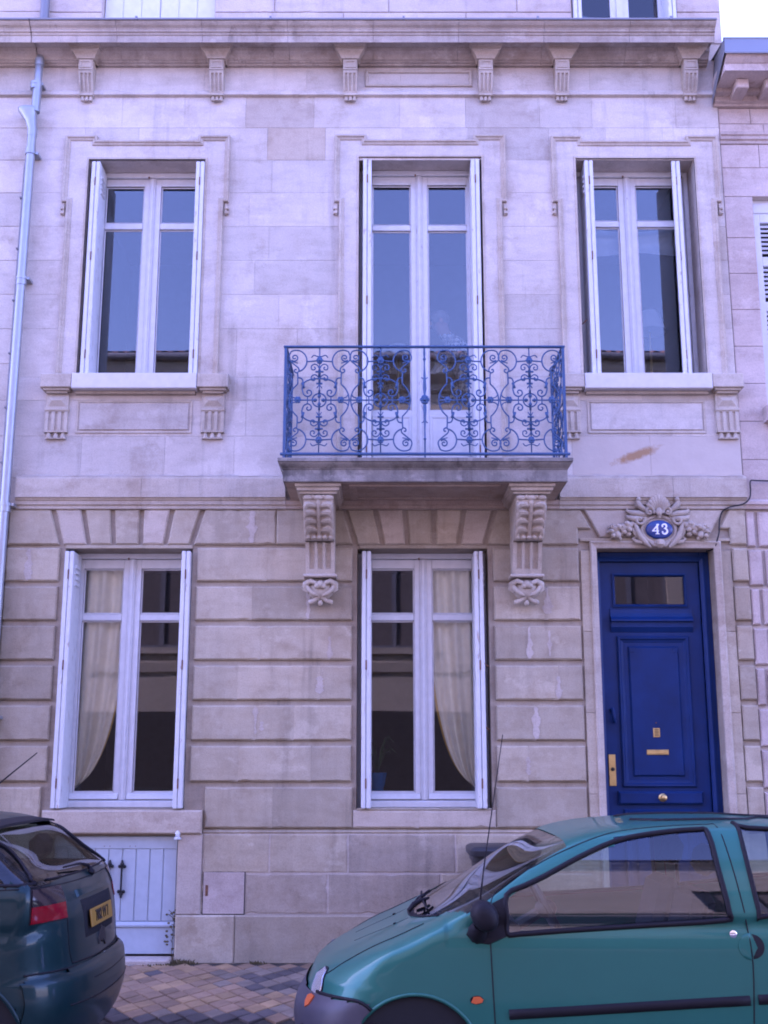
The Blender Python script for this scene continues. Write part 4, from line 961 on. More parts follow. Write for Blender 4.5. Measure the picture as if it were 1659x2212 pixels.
def number_sign():
    root = tag(empty('house_number_sign', (2.366, -.045, 3.512)), 'oval blue enamel plaque reading 43 above the front door', 'sign')
    M['enamel'] = paint('blue_enamel', (.008, .035, .17), .18, vary=.08, spec=.6); M['enamel_white'] = paint('white_enamel', (.8, .8, .8), .25)
    A = [(i * math.pi / 24) for i in range(48)]; el = lambda k: [(.118 * k * math.cos(a), .083 * k * math.sin(a)) for a in A]
    V = [(x, -.02, z) for x, z in el(.86)] + [(x, -.014, z) for x, z in el(.96)] + [(x, -.004, z) for x, z in el(1)] + [(x, .02, z) for x, z in el(1)]
    F = [tuple(range(48))] + [(48 * k + i, 48 * k + (i + 1) % 48, 48 * k + 48 + (i + 1) % 48, 48 * k + 48 + i) for k in range(3) for i in range(48)]
    MB().add(V, F).build('plaque', M['enamel'], root, True, 40)
    b = MB(); y0, y1 = -.0225, -.019
    # digit four
    ribbon(b, [(-.008, .045), (-.061, -.015)], [.014, .010], y0, y1); ribbon(b, [(-.066, -.0155), (-.008, -.0155)], .009, y0 - .0002, y1); ribbon(b, [(-.0205, .045), (-.0205, -.040)], .015, y0 - .0004, y1); ribbon(b, [(-.038, -.041), (-.003, -.041)], .007, y0 - .0006, y1)
    b.build('digit_four', M['enamel_white'], root)
    b = MB(); p = smooth_path([(.022, .024), (.024, .036), (.040, .044), (.056, .036), (.058, .022), (.050, .009), (.038, .006)], 5); ribbon(b, p, [.012 - .006 * abs(1 - 2 * i / (len(p) - 1)) + .003 for i in range(len(p))], y0, y1)
    p = smooth_path([(.036, .006), (.052, .003), (.063, -.012), (.060, -.030), (.044, -.041), (.026, -.036), (.020, -.022)], 5); ribbon(b, p, [.006 + .011 * math.sin(math.pi * i / (len(p) - 1)) for i in range(len(p))], y0 - .0003, y1)
    b.ball((.025, y0 + .003, .025), .008, .0035, .008, 8, 5); b.ball((.024, y0 + .003, -.024), .008, .0035, .008, 8, 5); b.build('digit_three', M['enamel_white'], root)
number_sign()
# ================================================================ drainpipe, cable
def drainpipe():
    root = tag(empty('drainpipe', (-3.25, -.10, 0)), 'galvanised metal drainpipe with a funnel hopper at the left edge of the house', 'drainpipe')
    r = .041; G = M['galv']
    MB().tube([(.02, .03, 8.05), (.022, .0, 8.0), (.02, 0, 7.74)], .036, 14).tube([(.022, .0, 8.0), (.022, 0, 7.93)], .042, 14).build('upper_pipe', G, root, True)
    MB().tube([(.02, 0, 7.76), (.016, 0, 7.45)], r, 14).build('pipe', G, root, True)
    h = MB(); V = []
    for z, hx, hy, ox in ((7.49, .085, .055, -.055), (7.475, .09, .06, -.055), (7.455, .085, .055, -.055), (7.36, .055, .048, -.02), (7.27, .044, .044, .0), (7.2, .043, .043, .0)):
        for k in range(16):
            a = 2 * math.pi * k / 16; e = 2.6 if z > 7.4 else 2; ca, sa = math.cos(a), math.sin(a); V.append((ox + hx * math.copysign(abs(ca) ** (2 / e), ca), hy * math.copysign(abs(sa) ** (2 / e), sa), z))
    h.add(V, [(16 * i + k, 16 * i + (k + 1) % 16, 16 * i + 16 + (k + 1) % 16, 16 * i + 16 + k) for i in range(5) for k in range(16)] + [tuple(range(16))]); h.build('hopper', G, root, True, 40)
    MB().tube([(0, 0, 7.22), (-.004, 0, 5.8), (-.008, 0, 3.6), (-.01, 0, -.0)], r, 16).build('pipe', G, root, True)
    for z in (7.72, 7.05, 5.77, 3.69, 1.9): MB().tube([(-.002, 0, z - .035), (-.002, 0, z + .035)], r + .005, 16).build('collar', G, root, True)
    for z in (7.74, 7.03, 5.80, 3.72, 1.92): MB().tube([(0, 0, z - .012), (0, 0, z + .012)], r + .009, 16).box(.0, .07, -.008, .11, z - .012, z + .012).build('bracket', G, root)
    t = MB(); t.tube([(-.045, .06, 7.12), (-.055, .03, 6.9), (-.060, .03, 5.0), (-.062, .03, .05)], .011, 8); t.build('cable_conduit', M['zinc'], root, True)
    for z in (6.6, 6.1, 5.6, 5.1, 4.6, 4.1): MB().box(-.078, -.04, .01, .10, z - .006, z + .006).build('clip', M['zinc'], root)
    MB().tube([(.02, .05, 8.28), (.02, .05, 9.4)], .042, 12).build('attic_pipe', M['zinc'], root, True)
drainpipe()
tag(MB().tube(smooth_path([(3.9, -.03, 3.93), (3.45, -.02, 3.945), (3.24, -.03, 3.95), (3.165, -.09, 3.93), (3.165, -.075, 3.85), (3.15, -.075, 3.78), (3.10, -.055, 3.735), (3.0, -.045, 3.715), (2.93, -.02, 3.68), (2.90, -.012, 3.60), (2.89, -.012, 3.50), (2.87, -.012, 3.43), (2.845, .02, 3.36), (2.80, .10, 3.35)], 5), .0065, 7).build('power_cable', M['cable'], None, True), 'black cable looping down the stone to the top right corner of the door', 'cable')
# ================================================================ neighbours
def right_house():
    root = tag(empty('neighbour_house', (0, 0, 0)), 'pinkish stone house with zinc gutter cut by the right edge', 'house'); S = M['stone_right']; X0, X1 = XR + .002, 9.0
    ops = [(3.40, 4.50, 4.62, 6.66), (5.9, 7.0, 4.62, 6.66)]
    mesh_obj('wall', wall_mesh(X0, X1, -.1, 8.15, .045, .45, ops), M['mortar'], root)
    ashlar(root, X0 + .004, X1, [3.79, 4.15, 4.50, 4.85, 5.2, 5.55, 5.9, 6.25, 6.66, 6.95, 7.19, 7.40, 7.56], ops, S, .014, .047, .002, .003, .38, .75)
    for (a, c, z0, z1) in ops:
        for k in range(2):
            xa, xb = a + .01 + k * (c - a) / 2, a + (k + 1) * (c - a) / 2 - .008
            sh = MB(); fr = .07
            sh.rect(xa, xa + fr, z0, z1 - .13, .10, .14, .003); sh.rect(xb - fr, xb, z0, z1 - .13, .10, .14, .003)
            for zz in (z0, z1 - .13 - .09, z0 + .95, z1 - .65): sh.rect(xa + fr, xb - fr, zz, zz + .09, .10, .14, .003)
            so = sh.build('shutter', M['white'], root); z = z0 + .10
            MB().rect(xa + fr - .01, xb - fr + .01, z0 + .02, z1 - .16, .145, .15, 0, True).build('backing', M['black'], so)
            while z < z1 - .24:
                if not (z0 + .93 < z < z0 + 1.06 or z1 - .67 < z < z1 - .54):
                    MB().add([(xa + fr, .100, z), (xb - fr, .100, z), (xb - fr, .135, z + .032), (xa + fr, .135, z + .032), (xa + fr, .105, z - .008), (xb - fr, .105, z - .008), (xb - fr, .14, z + .024), (xa + fr, .14, z + .024)], [(0, 1, 2, 3), (0, 4, 5, 1), (7, 6, 5, 4), (3, 2, 6, 7)]).build('slat', M['white'], so)
                z += .043
        MB().rect(a, c, z1 - .13, z1, .09, .16, .004).build('window_head', M['white'], root)
        MB().rect(a - .05, c + .05, z0 - .14, z0 - .005, -.11, .3, .012).build('window_sill', S, root)
    MB().profx([(.03, 7.19), (.002, 7.19), (-.004, 7.215), (-.022, 7.225), (-.026, 7.25), (-.042, 7.262), (-.044, 7.29), (.03, 7.30)], X0, X1).build('string_band', S, root)
    MB().profx([(.05, 7.560), (-.02, 7.562), (-.03, 7.580), (-.06, 7.590), (-.06, 7.640), (-.12, 7.652), (-.12, 7.685), (-.40, 7.685), (-.41, 7.675), (-.42, 7.675), (-.425, 7.740), (-.435, 7.745), (-.46, 7.770), (-.485, 7.800), (-.49, 7.825), (.05, 7.825)], X0 - .045, X1).build('cornice', S, root)
    x = X0 + .10
    while x < X1: MB().rect(x, x + .11, 7.595, 7.684, -.28, -.05, .008).build('modillion', S, root); x += .262
    zc = MB(); zc.add([(X0 - .065, -.505, 7.808), (X1, -.505, 7.808), (X1, -.32, 8.070), (X0 - .0, -.32, 8.070), (X0 - .065, -.505, 7.795), (X1, -.505, 7.795), (X0 - .03, .05, 7.740), (X0 - .03, .05, 8.070), (X1, .05, 8.070)], [(0, 1, 2, 3), (0, 4, 5, 1), (3, 2, 8, 7)]); zc.build('zinc_gutter', M['zinc'], root)
    MB().add([(X0 - .066, -.505, 7.808), (X0 - .004, -.32, 8.070), (X0 - .004, 0.0, 8.070), (X0 - .066, -.02, 7.540)], [(0, 1, 2, 3)]).build('gutter_end', M['zinc'], root)
    for xs_ in (3.62, 4.9, 6.2): MB().add([(xs_, -.507, 7.816), (xs_ + .03, -.507, 7.816), (xs_ + .03, -.322, 8.079), (xs_, -.322, 8.079)], [(0, 1, 2, 3)]).build('gutter_seam', M['zinc'], root)
    MB().tube([(X0 - .01, -.318, 8.070), (X1, -.318, 8.070)], .012, 8).build('gutter_bead', M['zinc'], root)
    MB().profx([(.045, 3.70), (.0, 3.705), (-.01, 3.735), (-.028, 3.74), (-.03, 3.765), (.0, 3.79), (.045, 3.795)], X0, X1).build('string_course', S, root)
    zt = 3.70
    for i in range(11):
        z1, z0 = zt - .02, max(zt - .325, -.02); x = X0 + .006; k = 0
        while x < X1:
            w = .145 if k == 0 and i % 2 else (.10 if k == 0 else rnd.uniform(.55, .9)); MB().rect(x, x + w - .03, z0, z1, .008, .046, .012).build('rustic_stone', S, root); x += w; k += 1
        zt -= .338
    MB().add([(X0, .45, 8.16), (X1, .45, 8.16), (X1, 6, 8.16), (X0, 6, 8.16), (X0, .05, 8.155), (X1, .05, 8.155)], [(0, 1, 2, 3), (4, 5, 1, 0)]).build('flat_roof', M['zinc'], root)
right_house()
def left_house():
    root = tag(empty('neighbour_house', (0, 0, 0)), 'plain stone house wall cut by the left edge, beyond the drainpipe', 'house'); S = M['stone']; X0, X1 = -14.0, XL - .006
    mesh_obj('wall', wall_mesh(X0, X1, -.1, 11.2, .008, .45, []), M['mortar'], root)
    ashlar(root, X0, X1, [3.70, 4.03, 4.36, 4.69, 5.03, 5.36, 5.69, 6.02, 6.355, 6.69, 7.02, 7.35, 7.672, 8.0], [], S, 0, .01, .002, .002, .5, .9)
    ashlar(root, X0, X1, [8.24, 8.578, 8.91, 9.24, 9.57, 9.9, 10.5, 11.2], [], M['attic'], -.002, .01, .005, .002, .8, 1.2, name='attic_stone')
    MB().profx([(.004, 7.664), (-.012, 7.668), (-.034, 7.676), (-.034, 7.706), (-.026, 7.712), (-.016, 7.728), (.004, 7.73)], X0, X1).build('frieze_band', S, root)
    cornice(X0, X1, root, 6, M['stone_carved'])
    for i, (za, zb) in enumerate([(3.392, 3.69)] + RZ + [(1.03, 1.356), (.70, .985), (.36, .675), (-.02, .34)]):
        x = X1 - .002
        while x > X0: w = .75; MB().rect(x - w + .02, x, za, zb, -.03, .01, .011).build('rustic_stone', M['stone_low'], root); x -= w
left_house()
# ================================================================ things behind the panes
def curtain(name, x_in, x_tie, label, group=None):
    """cloth hung from above and gathered low at the side of the window"""
    s = 1 if x_in > x_tie else -1; Wd = abs(x_in - x_tie); zt, ztie = 3.30, 1.33
    root = tag(empty(name, (x_tie, .30, zt)), label, 'curtain', 'curtains tied back at the street windows')
    def pt(u, v, off=0):
        x0 = Wd * u; zc = 1.30 + .22 * u; xe, ze = .02 + .03 * u, ztie - .03 + .05 * u
        a, b_, c = (1 - v) ** 2, 2 * v * (1 - v), v * v
        x = a * x0 + b_ * (x0 * 1.04) + c * xe; z = a * zt + b_ * zc + c * ze
        fold = math.sin(u * 22 + .8 * math.sin(v * 3)) * .028 + math.sin(u * 9 + 1 + v) * .022
        return (s * x, .06 + fold * (1 - .55 * v) + off, z - zt)
    MB().grid(lambda u, v: pt(u, v), 60, 44).build('cloth', M['curtain'], root, True, 180)
    b = MB(); b.grid(lambda u, v: pt(.955 + .055 * u, v, -.012), 3, 44); b.build('gold_edging', M['gold'], root, True, 180)
curtain('tied_curtain', -2.235, -2.70, 'cream curtain with gold edge tied back at the left ground-floor window')
curtain('tied_curtain', .375, .845, 'cream curtain with gold edge tied back beside the corbel, middle ground-floor window')
def floor_lamp(x, y, zs, kind, label):
    root = tag(empty('floor_lamp', (x, y, 4.08)), label, 'lamp'); h = zs - 4.08
    MB().lathe([(.13, 0), (.13, .02), (.02, .03), (.012, .05), (.012, h)], (0, 0, 0), 'z', 16).build('stand', M['brass'], root, True)
    prof = [(.085, h + .20), (.16, h)] if kind else [(.03, h + .16), (.10, h + .145), (.16, h + .10), (.19, h + .04), (.2, h)]
    MB().lathe(prof + [(prof[-1][0] - .006, h), (prof[0][0] - .006, h + prof[0][1] - h - .004)], (0, 0, 0), 'z', 24).build('lamp_shade', M['cloth'], root, True)
floor_lamp(2.59, .85, 5.66, 1, 'floor lamp with white cone shade behind the upper right window')
floor_lamp(.14, .95, 5.40, 0, 'floor lamp with white dome shade behind the balcony window')
def blind():
    root = tag(empty('window_blind', (2.33, .41, 6.55)), 'white cloth blind drawn up behind the upper right window', 'blind')
    def f(u, v):
        x = -.56 + 1.12 * u; dz = .235 + .045 * math.sin(u * math.pi * 1.0 + .4) + (.05 * max(0, u - .62) * 3)
        return (x, .02 + .03 * math.sin(v * 9 + u * 3) * (1 - .3 * u) - .02 * v, -.02 - dz * v + .012 * math.sin(u * 9 + v * 3))
    MB().grid(f, 30, 20).build('cloth', M['cloth'], root, True, 180); MB().tube([(-.57, .03, 0), (.57, .03, 0)], .012, 8).build('rod', M['white'], root)
blind()
def pot_plant():
    root = tag(empty('potted_plant', (-.06, .45, 1.31)), 'spiky plant in a blue pot inside the middle street window', 'plant')
    M['pot'] = paint('blue_pot', (.015, .12, .34), .25); M['leaf'] = paint('house_leaf', (.05, .09, .03), .5, vary=.3)
    MB().lathe([(.05, 0), (.07, .06), (.085, .15), (.09, .16), (.08, .16), (.078, .13)], (0, 0, 0), 'z', 20).build('pot', M['pot'], root, True)
    b = MB(); r = random.Random(3)
    for k in range(26):
        a = r.uniform(0, 6.28); l = r.uniform(.18, .36); dr = r.uniform(.05, .2); c, s = math.cos(a), math.sin(a)
        P = [(0, 0, .13), (c * dr * .35, s * dr * .35, .13 + l * .6), (c * dr * .8, s * dr * .8, .13 + l * .9), (c * dr * 1.25, s * dr * 1.25, .13 + l * r.uniform(.6, .95))]
        b.tube(smooth_path(P, 4), [.006 * (1 - i / 13.5) + .001 for i in range(13)], 4, flat=.3)
    b.build('leaves', M['leaf'], root)
    MB().box(-.3, 1.1, -.12, .22, -.05, -.001).build('inner_ledge', M['white'], house).location = (-.06, .45, 1.31)
pot_plant()
def person():
    m, nt, b = nmat('checked_shirt'); tc = nd(nt, 'ShaderNodeTexCoord'); cols = []
    mpn = nd(nt, 'ShaderNodeMapping'); mpn.inputs['Rotation'].default_value = (.5, .6, .4); L(nt, tc.outputs['Object'], mpn.inputs['Vector'])
    ck = nd(nt, 'ShaderNodeTexChecker'); ck.inputs['Scale'].default_value = 30; ck.inputs[1].default_value = (.92, .92, .95, 1); ck.inputs[2].default_value = (.22, .23, .30, 1); L(nt, mpn.outputs[0], ck.inputs['Vector'])
    L(nt, ck.outputs[0], b.inputs['Base Color']); b.inputs['Roughness'].default_value = .9; M['check'] = m
    M['skin'] = paint('skin', (.55, .33, .25), .55, vary=.06); M['trousers'] = paint('dark_trousers', (.03, .03, .05), .9); M['hair'] = paint('grey_hair', (.30, .28, .26), .8, vary=.3)
    root = tag(empty('person', (.77, .54, 4.08)), 'person in a checked shirt leaning at the balcony window behind the glass', 'person')
    J = [((.04, 0, .90), .125), ((.02, 0, 1.06), .125), ((-.06, -.01, 1.24), .135), ((-.14, -.03, 1.36), .080), ((-.195, -.04, 1.42), .052),   # 0-4 pelvis..neck
         ((-.235, -.05, 1.48), .085), ((-.262, -.05, 1.55), .085),                                                                              # 5-6 head
         ((-.09, -.17, 1.30), .062), ((-.13, -.21, 1.10), .046), ((-.34, -.20, 1.13), .034),                                                    # 7-9 near arm, wrist
         ((-.09, .17, 1.30), .062), ((-.05, .24, 1.05), .046), ((-.12, .20, .84), .034), ((-.13, .19, .76), .03),                             # 10-13 far arm, hand
         ((.04, -.09, .84), .095), ((.02, -.10, .47), .062), ((.06, -.10, .08), .045), ((-.10, -.11, .04), .035),                             # 14-17
         ((.06, .09, .84), .095), ((.06, .10, .47), .062), ((.10, .10, .08), .045), ((-.06, .11, .04), .035),                                 # 18-21
         ((-.40, -.195, 1.15), .026)]                                                                                                           # 22 palm
    Ed = [(0, 1), (1, 2), (2, 3), (3, 4), (4, 5), (5, 6), (2, 7), (7, 8), (8, 9), (2, 10), (10, 11), (11, 12), (12, 13), (0, 14), (14, 15), (15, 16), (16, 17), (0, 18), (18, 19), (19, 20), (20, 21), (9, 22)]
    for k, (dy, dz, l) in enumerate(((-.022, .01, .05), (-.008, .016, .06), (.008, .014, .056), (.022, .006, .045))):
        i = len(J); J += [((-.40 - l * .8, -.195 + dy, 1.15 + dz), .0095), ((-.40 - l * 1.3, -.195 + dy, 1.15 + dz - .02), .008)]; Ed += [(22, i), (i, i + 1)]
    i = len(J); J += [((-.41, -.225, 1.175), .011), ((-.445, -.23, 1.185), .009)]; Ed += [(9, i), (i, i + 1)]
    me = bpy.data.meshes.new('body'); me.from_pydata([j[0] for j in J], Ed, []); o = bpy.data.objects.new('body', me); col.objects.link(o)
    sk = o.modifiers.new('skin', 'SKIN'); sk.use_smooth_shade = True
    for v, (p, r) in zip(me.skin_vertices[0].data, J): v.radius = (r, r)
    me.skin_vertices[0].data[0].use_root = True
    sb = o.modifiers.new('sub', 'SUBSURF'); sb.levels = 2; sb.render_levels = 2
    dg = bpy.context.evaluated_depsgraph_get(); me2 = bpy.data.meshes.new_from_object(o.evaluated_get(dg)); bpy.data.objects.remove(o)
    for k in ('check', 'skin', 'trousers'): me2.materials.append(M[k])
    for p in me2.polygons:
        c = p.center; p.use_smooth = True
        p.material_index = 2 if c.z < .80 and c.y < .14 or c.z < .7 else 1 if (c.z > 1.40 and c.x < -.14) or (c.x < -.30 and c.y < -.14) or (c.z < .84 and c.y > .15) else 0
    bo = bpy.data.objects.new('body', me2); col.objects.link(bo); bo.parent = root
    hb = MB(); hb.ball((-.243, -.045, 1.56), .098, .092, .095, 14, 10); hb.build('hair', M['hair'], root, True)
    f = MB(); f.ball((-.335, -.075, 1.515), .02, .016, .025); f.build('nose', M['skin'], root, True)
    e = MB()
    for dy in (-.085, -.015): e.ball((-.328, dy, 1.54), .011, .010, .008)
    e.build('eyes', M['black'], root, True)
    for dy in (-.135, .04): MB().ball((-.235, dy, 1.52), .022, .012, .032).build('ear', M['skin'], root, True)
    MB().ball((-.325, -.055, 1.478), .010, .024, .006).build('mouth', M['rust'], root, True)
    def cl(u, v):
        return (-.02 + .16 * u + .02 * math.sin(v * 5), .012 * math.sin(u * 14 + v * 4), -.02 - .16 * v + .03 * u)
    w = tag(MB().grid(cl, 14, 12).build('dust_cloth', M['cloth'], None, True, 180), 'pale cloth in the hand of the person at the balcony window', 'cloth'); w.location = (.47, .37, 5.24)
person()
# ================================================================ wheelie bin
def bin_():
    M['bin'] = paint('bin_plastic', (.028, .027, .03), .42, vary=.1, spec=.45)
    root = tag(empty('wheelie_bin', (.93, -.36, 0)), 'black plastic wheelie bin against the wall behind the teal car', 'bin')
    V = []; lv = [(.06, .19, .19), (.10, .20, .20), (.80, .235, .24), (.81, .25, .255), (.86, .255, .26)]
    for z, hx, hy in lv:
        for k in range(20):
            a = 2 * math.pi * k / 20; ca, sa = math.cos(a), math.sin(a); V.append((hx * math.copysign(abs(ca) ** .2, ca), hy * math.copysign(abs(sa) ** .2, sa), z))
    MB().add(V, [(20 * i + k, 20 * i + (k + 1) % 20, 20 * i + 20 + (k + 1) % 20, 20 * i + 20 + k) for i in range(len(lv) - 1) for k in range(20)] + [tuple(range(20))[::-1]]).build('body', M['bin'], root, True, 40)
    V = []; lv = [(.855, .272, .285), (.895, .276, .29), (.908, .268, .28), (.922, .24, .255)]
    for z, hx, hy in lv:
        for k in range(20):
            a = 2 * math.pi * k / 20; ca, sa = math.cos(a), math.sin(a); V.append((hx * math.copysign(abs(ca) ** .16, ca), -.005 + hy * math.copysign(abs(sa) ** .16, sa), z))
    MB().add(V, [(20 * i + k, 20 * i + (k + 1) % 20, 20 * i + 20 + (k + 1) % 20, 20 * i + 20 + k) for i in range(len(lv) - 1) for k in range(20)] + [tuple(range(60, 80))]).build('lid', M['bin'], root, True, 40)
    for s in (-1, 1):
        MB().box(s * .2 - .05, s * .2 + .05, .28, .33, .86, .90, .01).build('handle_mount', M['bin'], root)
        MB().lathe([(.04, -.025), (.10, -.025), (.10, .025), (.04, .025)], (s * .22, .19, .10), 'x', 20).build('wheel', M['rubber'], root, True)
    MB().tube([(-.2, .32, .885), (.2, .32, .885)], .016, 8).build('handle', M['bin'], root, True)
    MB().box(-.215, .215, -.262, -.243, .70, .78, .008).build('grip_ridge', M['bin'], root)
bin_()
# ================================================================ weeds at the foot of the wall
def weed(x, y, n, h, spread, seed, label):
    r = random.Random(seed); b = MB()
    for k in range(n):
        a = r.uniform(0, 6.28); px, py = r.gauss(0, spread), r.gauss(0, spread * .3); l = h * r.uniform(.4, 1); c, s = math.cos(a), math.sin(a); d = l * r.uniform(.2, .7)
        P = [(px, py, 0), (px + c * d * .3, py + s * d * .15, l * .6), (px + c * d, py + s * d * .4, l)]
        w = r.uniform(.002, .006)
        b.add([(P[0][0] - w, P[0][1], 0), (P[0][0] + w, P[0][1], 0), (P[1][0] + w * 1.4, P[1][1], P[1][2]), (P[1][0] - w * 1.4, P[1][1], P[1][2]), (P[2][0], P[2][1], P[2][2])], [(0, 1, 2, 3), (3, 2, 4)])
    o = b.build('weed_tuft', M['weed']); o.location = (x, y, -.012); tag(o, label, 'weed', 'weeds at the foot of the wall')
weed(-1.60, -.06, 80, .045, .045, 1, 'low mossy weed tuft beside the foot of the cellar door'); weed(-1.02, -.05, 40, .028, .03, 2, 'tiny weed tuft at the foot of the bare plinth wall')
weed(-1.74, -.17, 60, .03, .06, 4, 'dry weed tuft on the edge of the cellar step')
b_ = MB(); r_ = random.Random(8)
for k in range(7):
    z0 = .06 + k * .045; b_.tube(smooth_path([(0, 0, z0 - .06), (.01 * r_.uniform(-1, 1), -.01, z0), (r_.uniform(-.05, .03), -.02, z0 + r_.uniform(.0, .06))], 3), .0028, 4)
    for q in range(3): b_.ball((r_.uniform(-.06, .03), -.02, z0 + r_.uniform(0, .06)), .012, .004, .009, 6, 4)
o = b_.build('creeper', M['weed']); o.location = (-1.70, .03, .03); tag(o, 'dry creeper climbing the right edge of the cellar door', 'plant')
# ================================================================ house across the street (mirrored in panes and paint)
def across():
    M['render'] = paint('cream_render', (.42, .37, .29), .9, vary=.08, scale=2, spec=.1); M['tile'] = paint('roof_tile', (.30, .13, .075), .8, vary=.35, scale=12, spec=.1)
    M['band_shade'] = paint('painted_street_shade', (.05, .045, .042), .8, vary=.2)  # dark colour standing in for street-level shade in reflections
    root = tag(empty('opposite_house', (0, -12.6, 0)), 'cream rendered house with tiled eaves across the street, mirrored in the upper panes', 'house')
    ops = [(x - .75, x + .75, 3.8, 6.6) for x in (-13, -9.1, -4.45, .2, 4.9, 9.5)]
    me = wall_mesh(-14, 14, -.1, 9.3, -.4, 0, ops); mesh_obj('wall', me, M['render'], root)
    MB().box(-14, 14, .002, .03, -.1, 2.55).build('street_shade_band', M['band_shade'], root)  # added dark band so the lower window panes mirror a shaded street level
    for i, (a, c, z0, z1) in enumerate(ops):
        w = MB(); w.box(a, a + .07, -.2, -.12, z0, z1); w.box(c - .07, c, -.2, -.12, z0, z1); w.box(a + .07, c - .07, -.2, -.12, z1 - .07, z1); w.box(a + .07, c - .07, -.2, -.12, z0, z0 + .07); w.box((a + c) / 2 - .05, (a + c) / 2 + .05, -.2, -.12, z0 + .07, z1 - .07)
        wo_ = w.build('window', M['zinc'], root); MB().box(a + .02, c - .02, -.172, -.168, z0 + .02, z1 - .02).build('pane', M['room'], wo_)
        MB().box(a - .1, c + .1, -.05, .08, z0 - .12, z0 - .002).build('window_sill', M['render'], root)
    MB().profx([(-.02, 3.3), (.06, 3.32), (.08, 3.5), (-.02, 3.52)], -14, 14).build('string_course', M['render'], root)
    MB().profx([(-.02, 9.05), (.08, 9.1), (.1, 9.25), (.3, 9.4), (.34, 9.6), (.36, 9.72), (-.02, 9.72)], -14, 14).build('cornice', M['render'], root)
    MB().tube([(-14, .46, 9.72), (14, .46, 9.72)], .07, 10).build('gutter', M['zinc'], root, True)
    def rf(u, v):
        x = -14 + 28 * u; return (x, .44 - 4.2 * v, 9.78 + 1.5 * v + .055 * abs(math.sin(x * math.pi / .22)))
    MB().grid(rf, 1020, 2).build('tiled_roof', M['tile'], root)
    MB().add([(-14, -.4, 0), (14, -.4, 0), (14, -.4, 9.7), (-14, -.4, 9.7), (-14, -3.8, 0), (14, -3.8, 0), (14, -3.8, 11.2), (-14, -3.8, 11.2)], [(4, 5, 6, 7)]).build('back_wall', M['render'], root)
across()
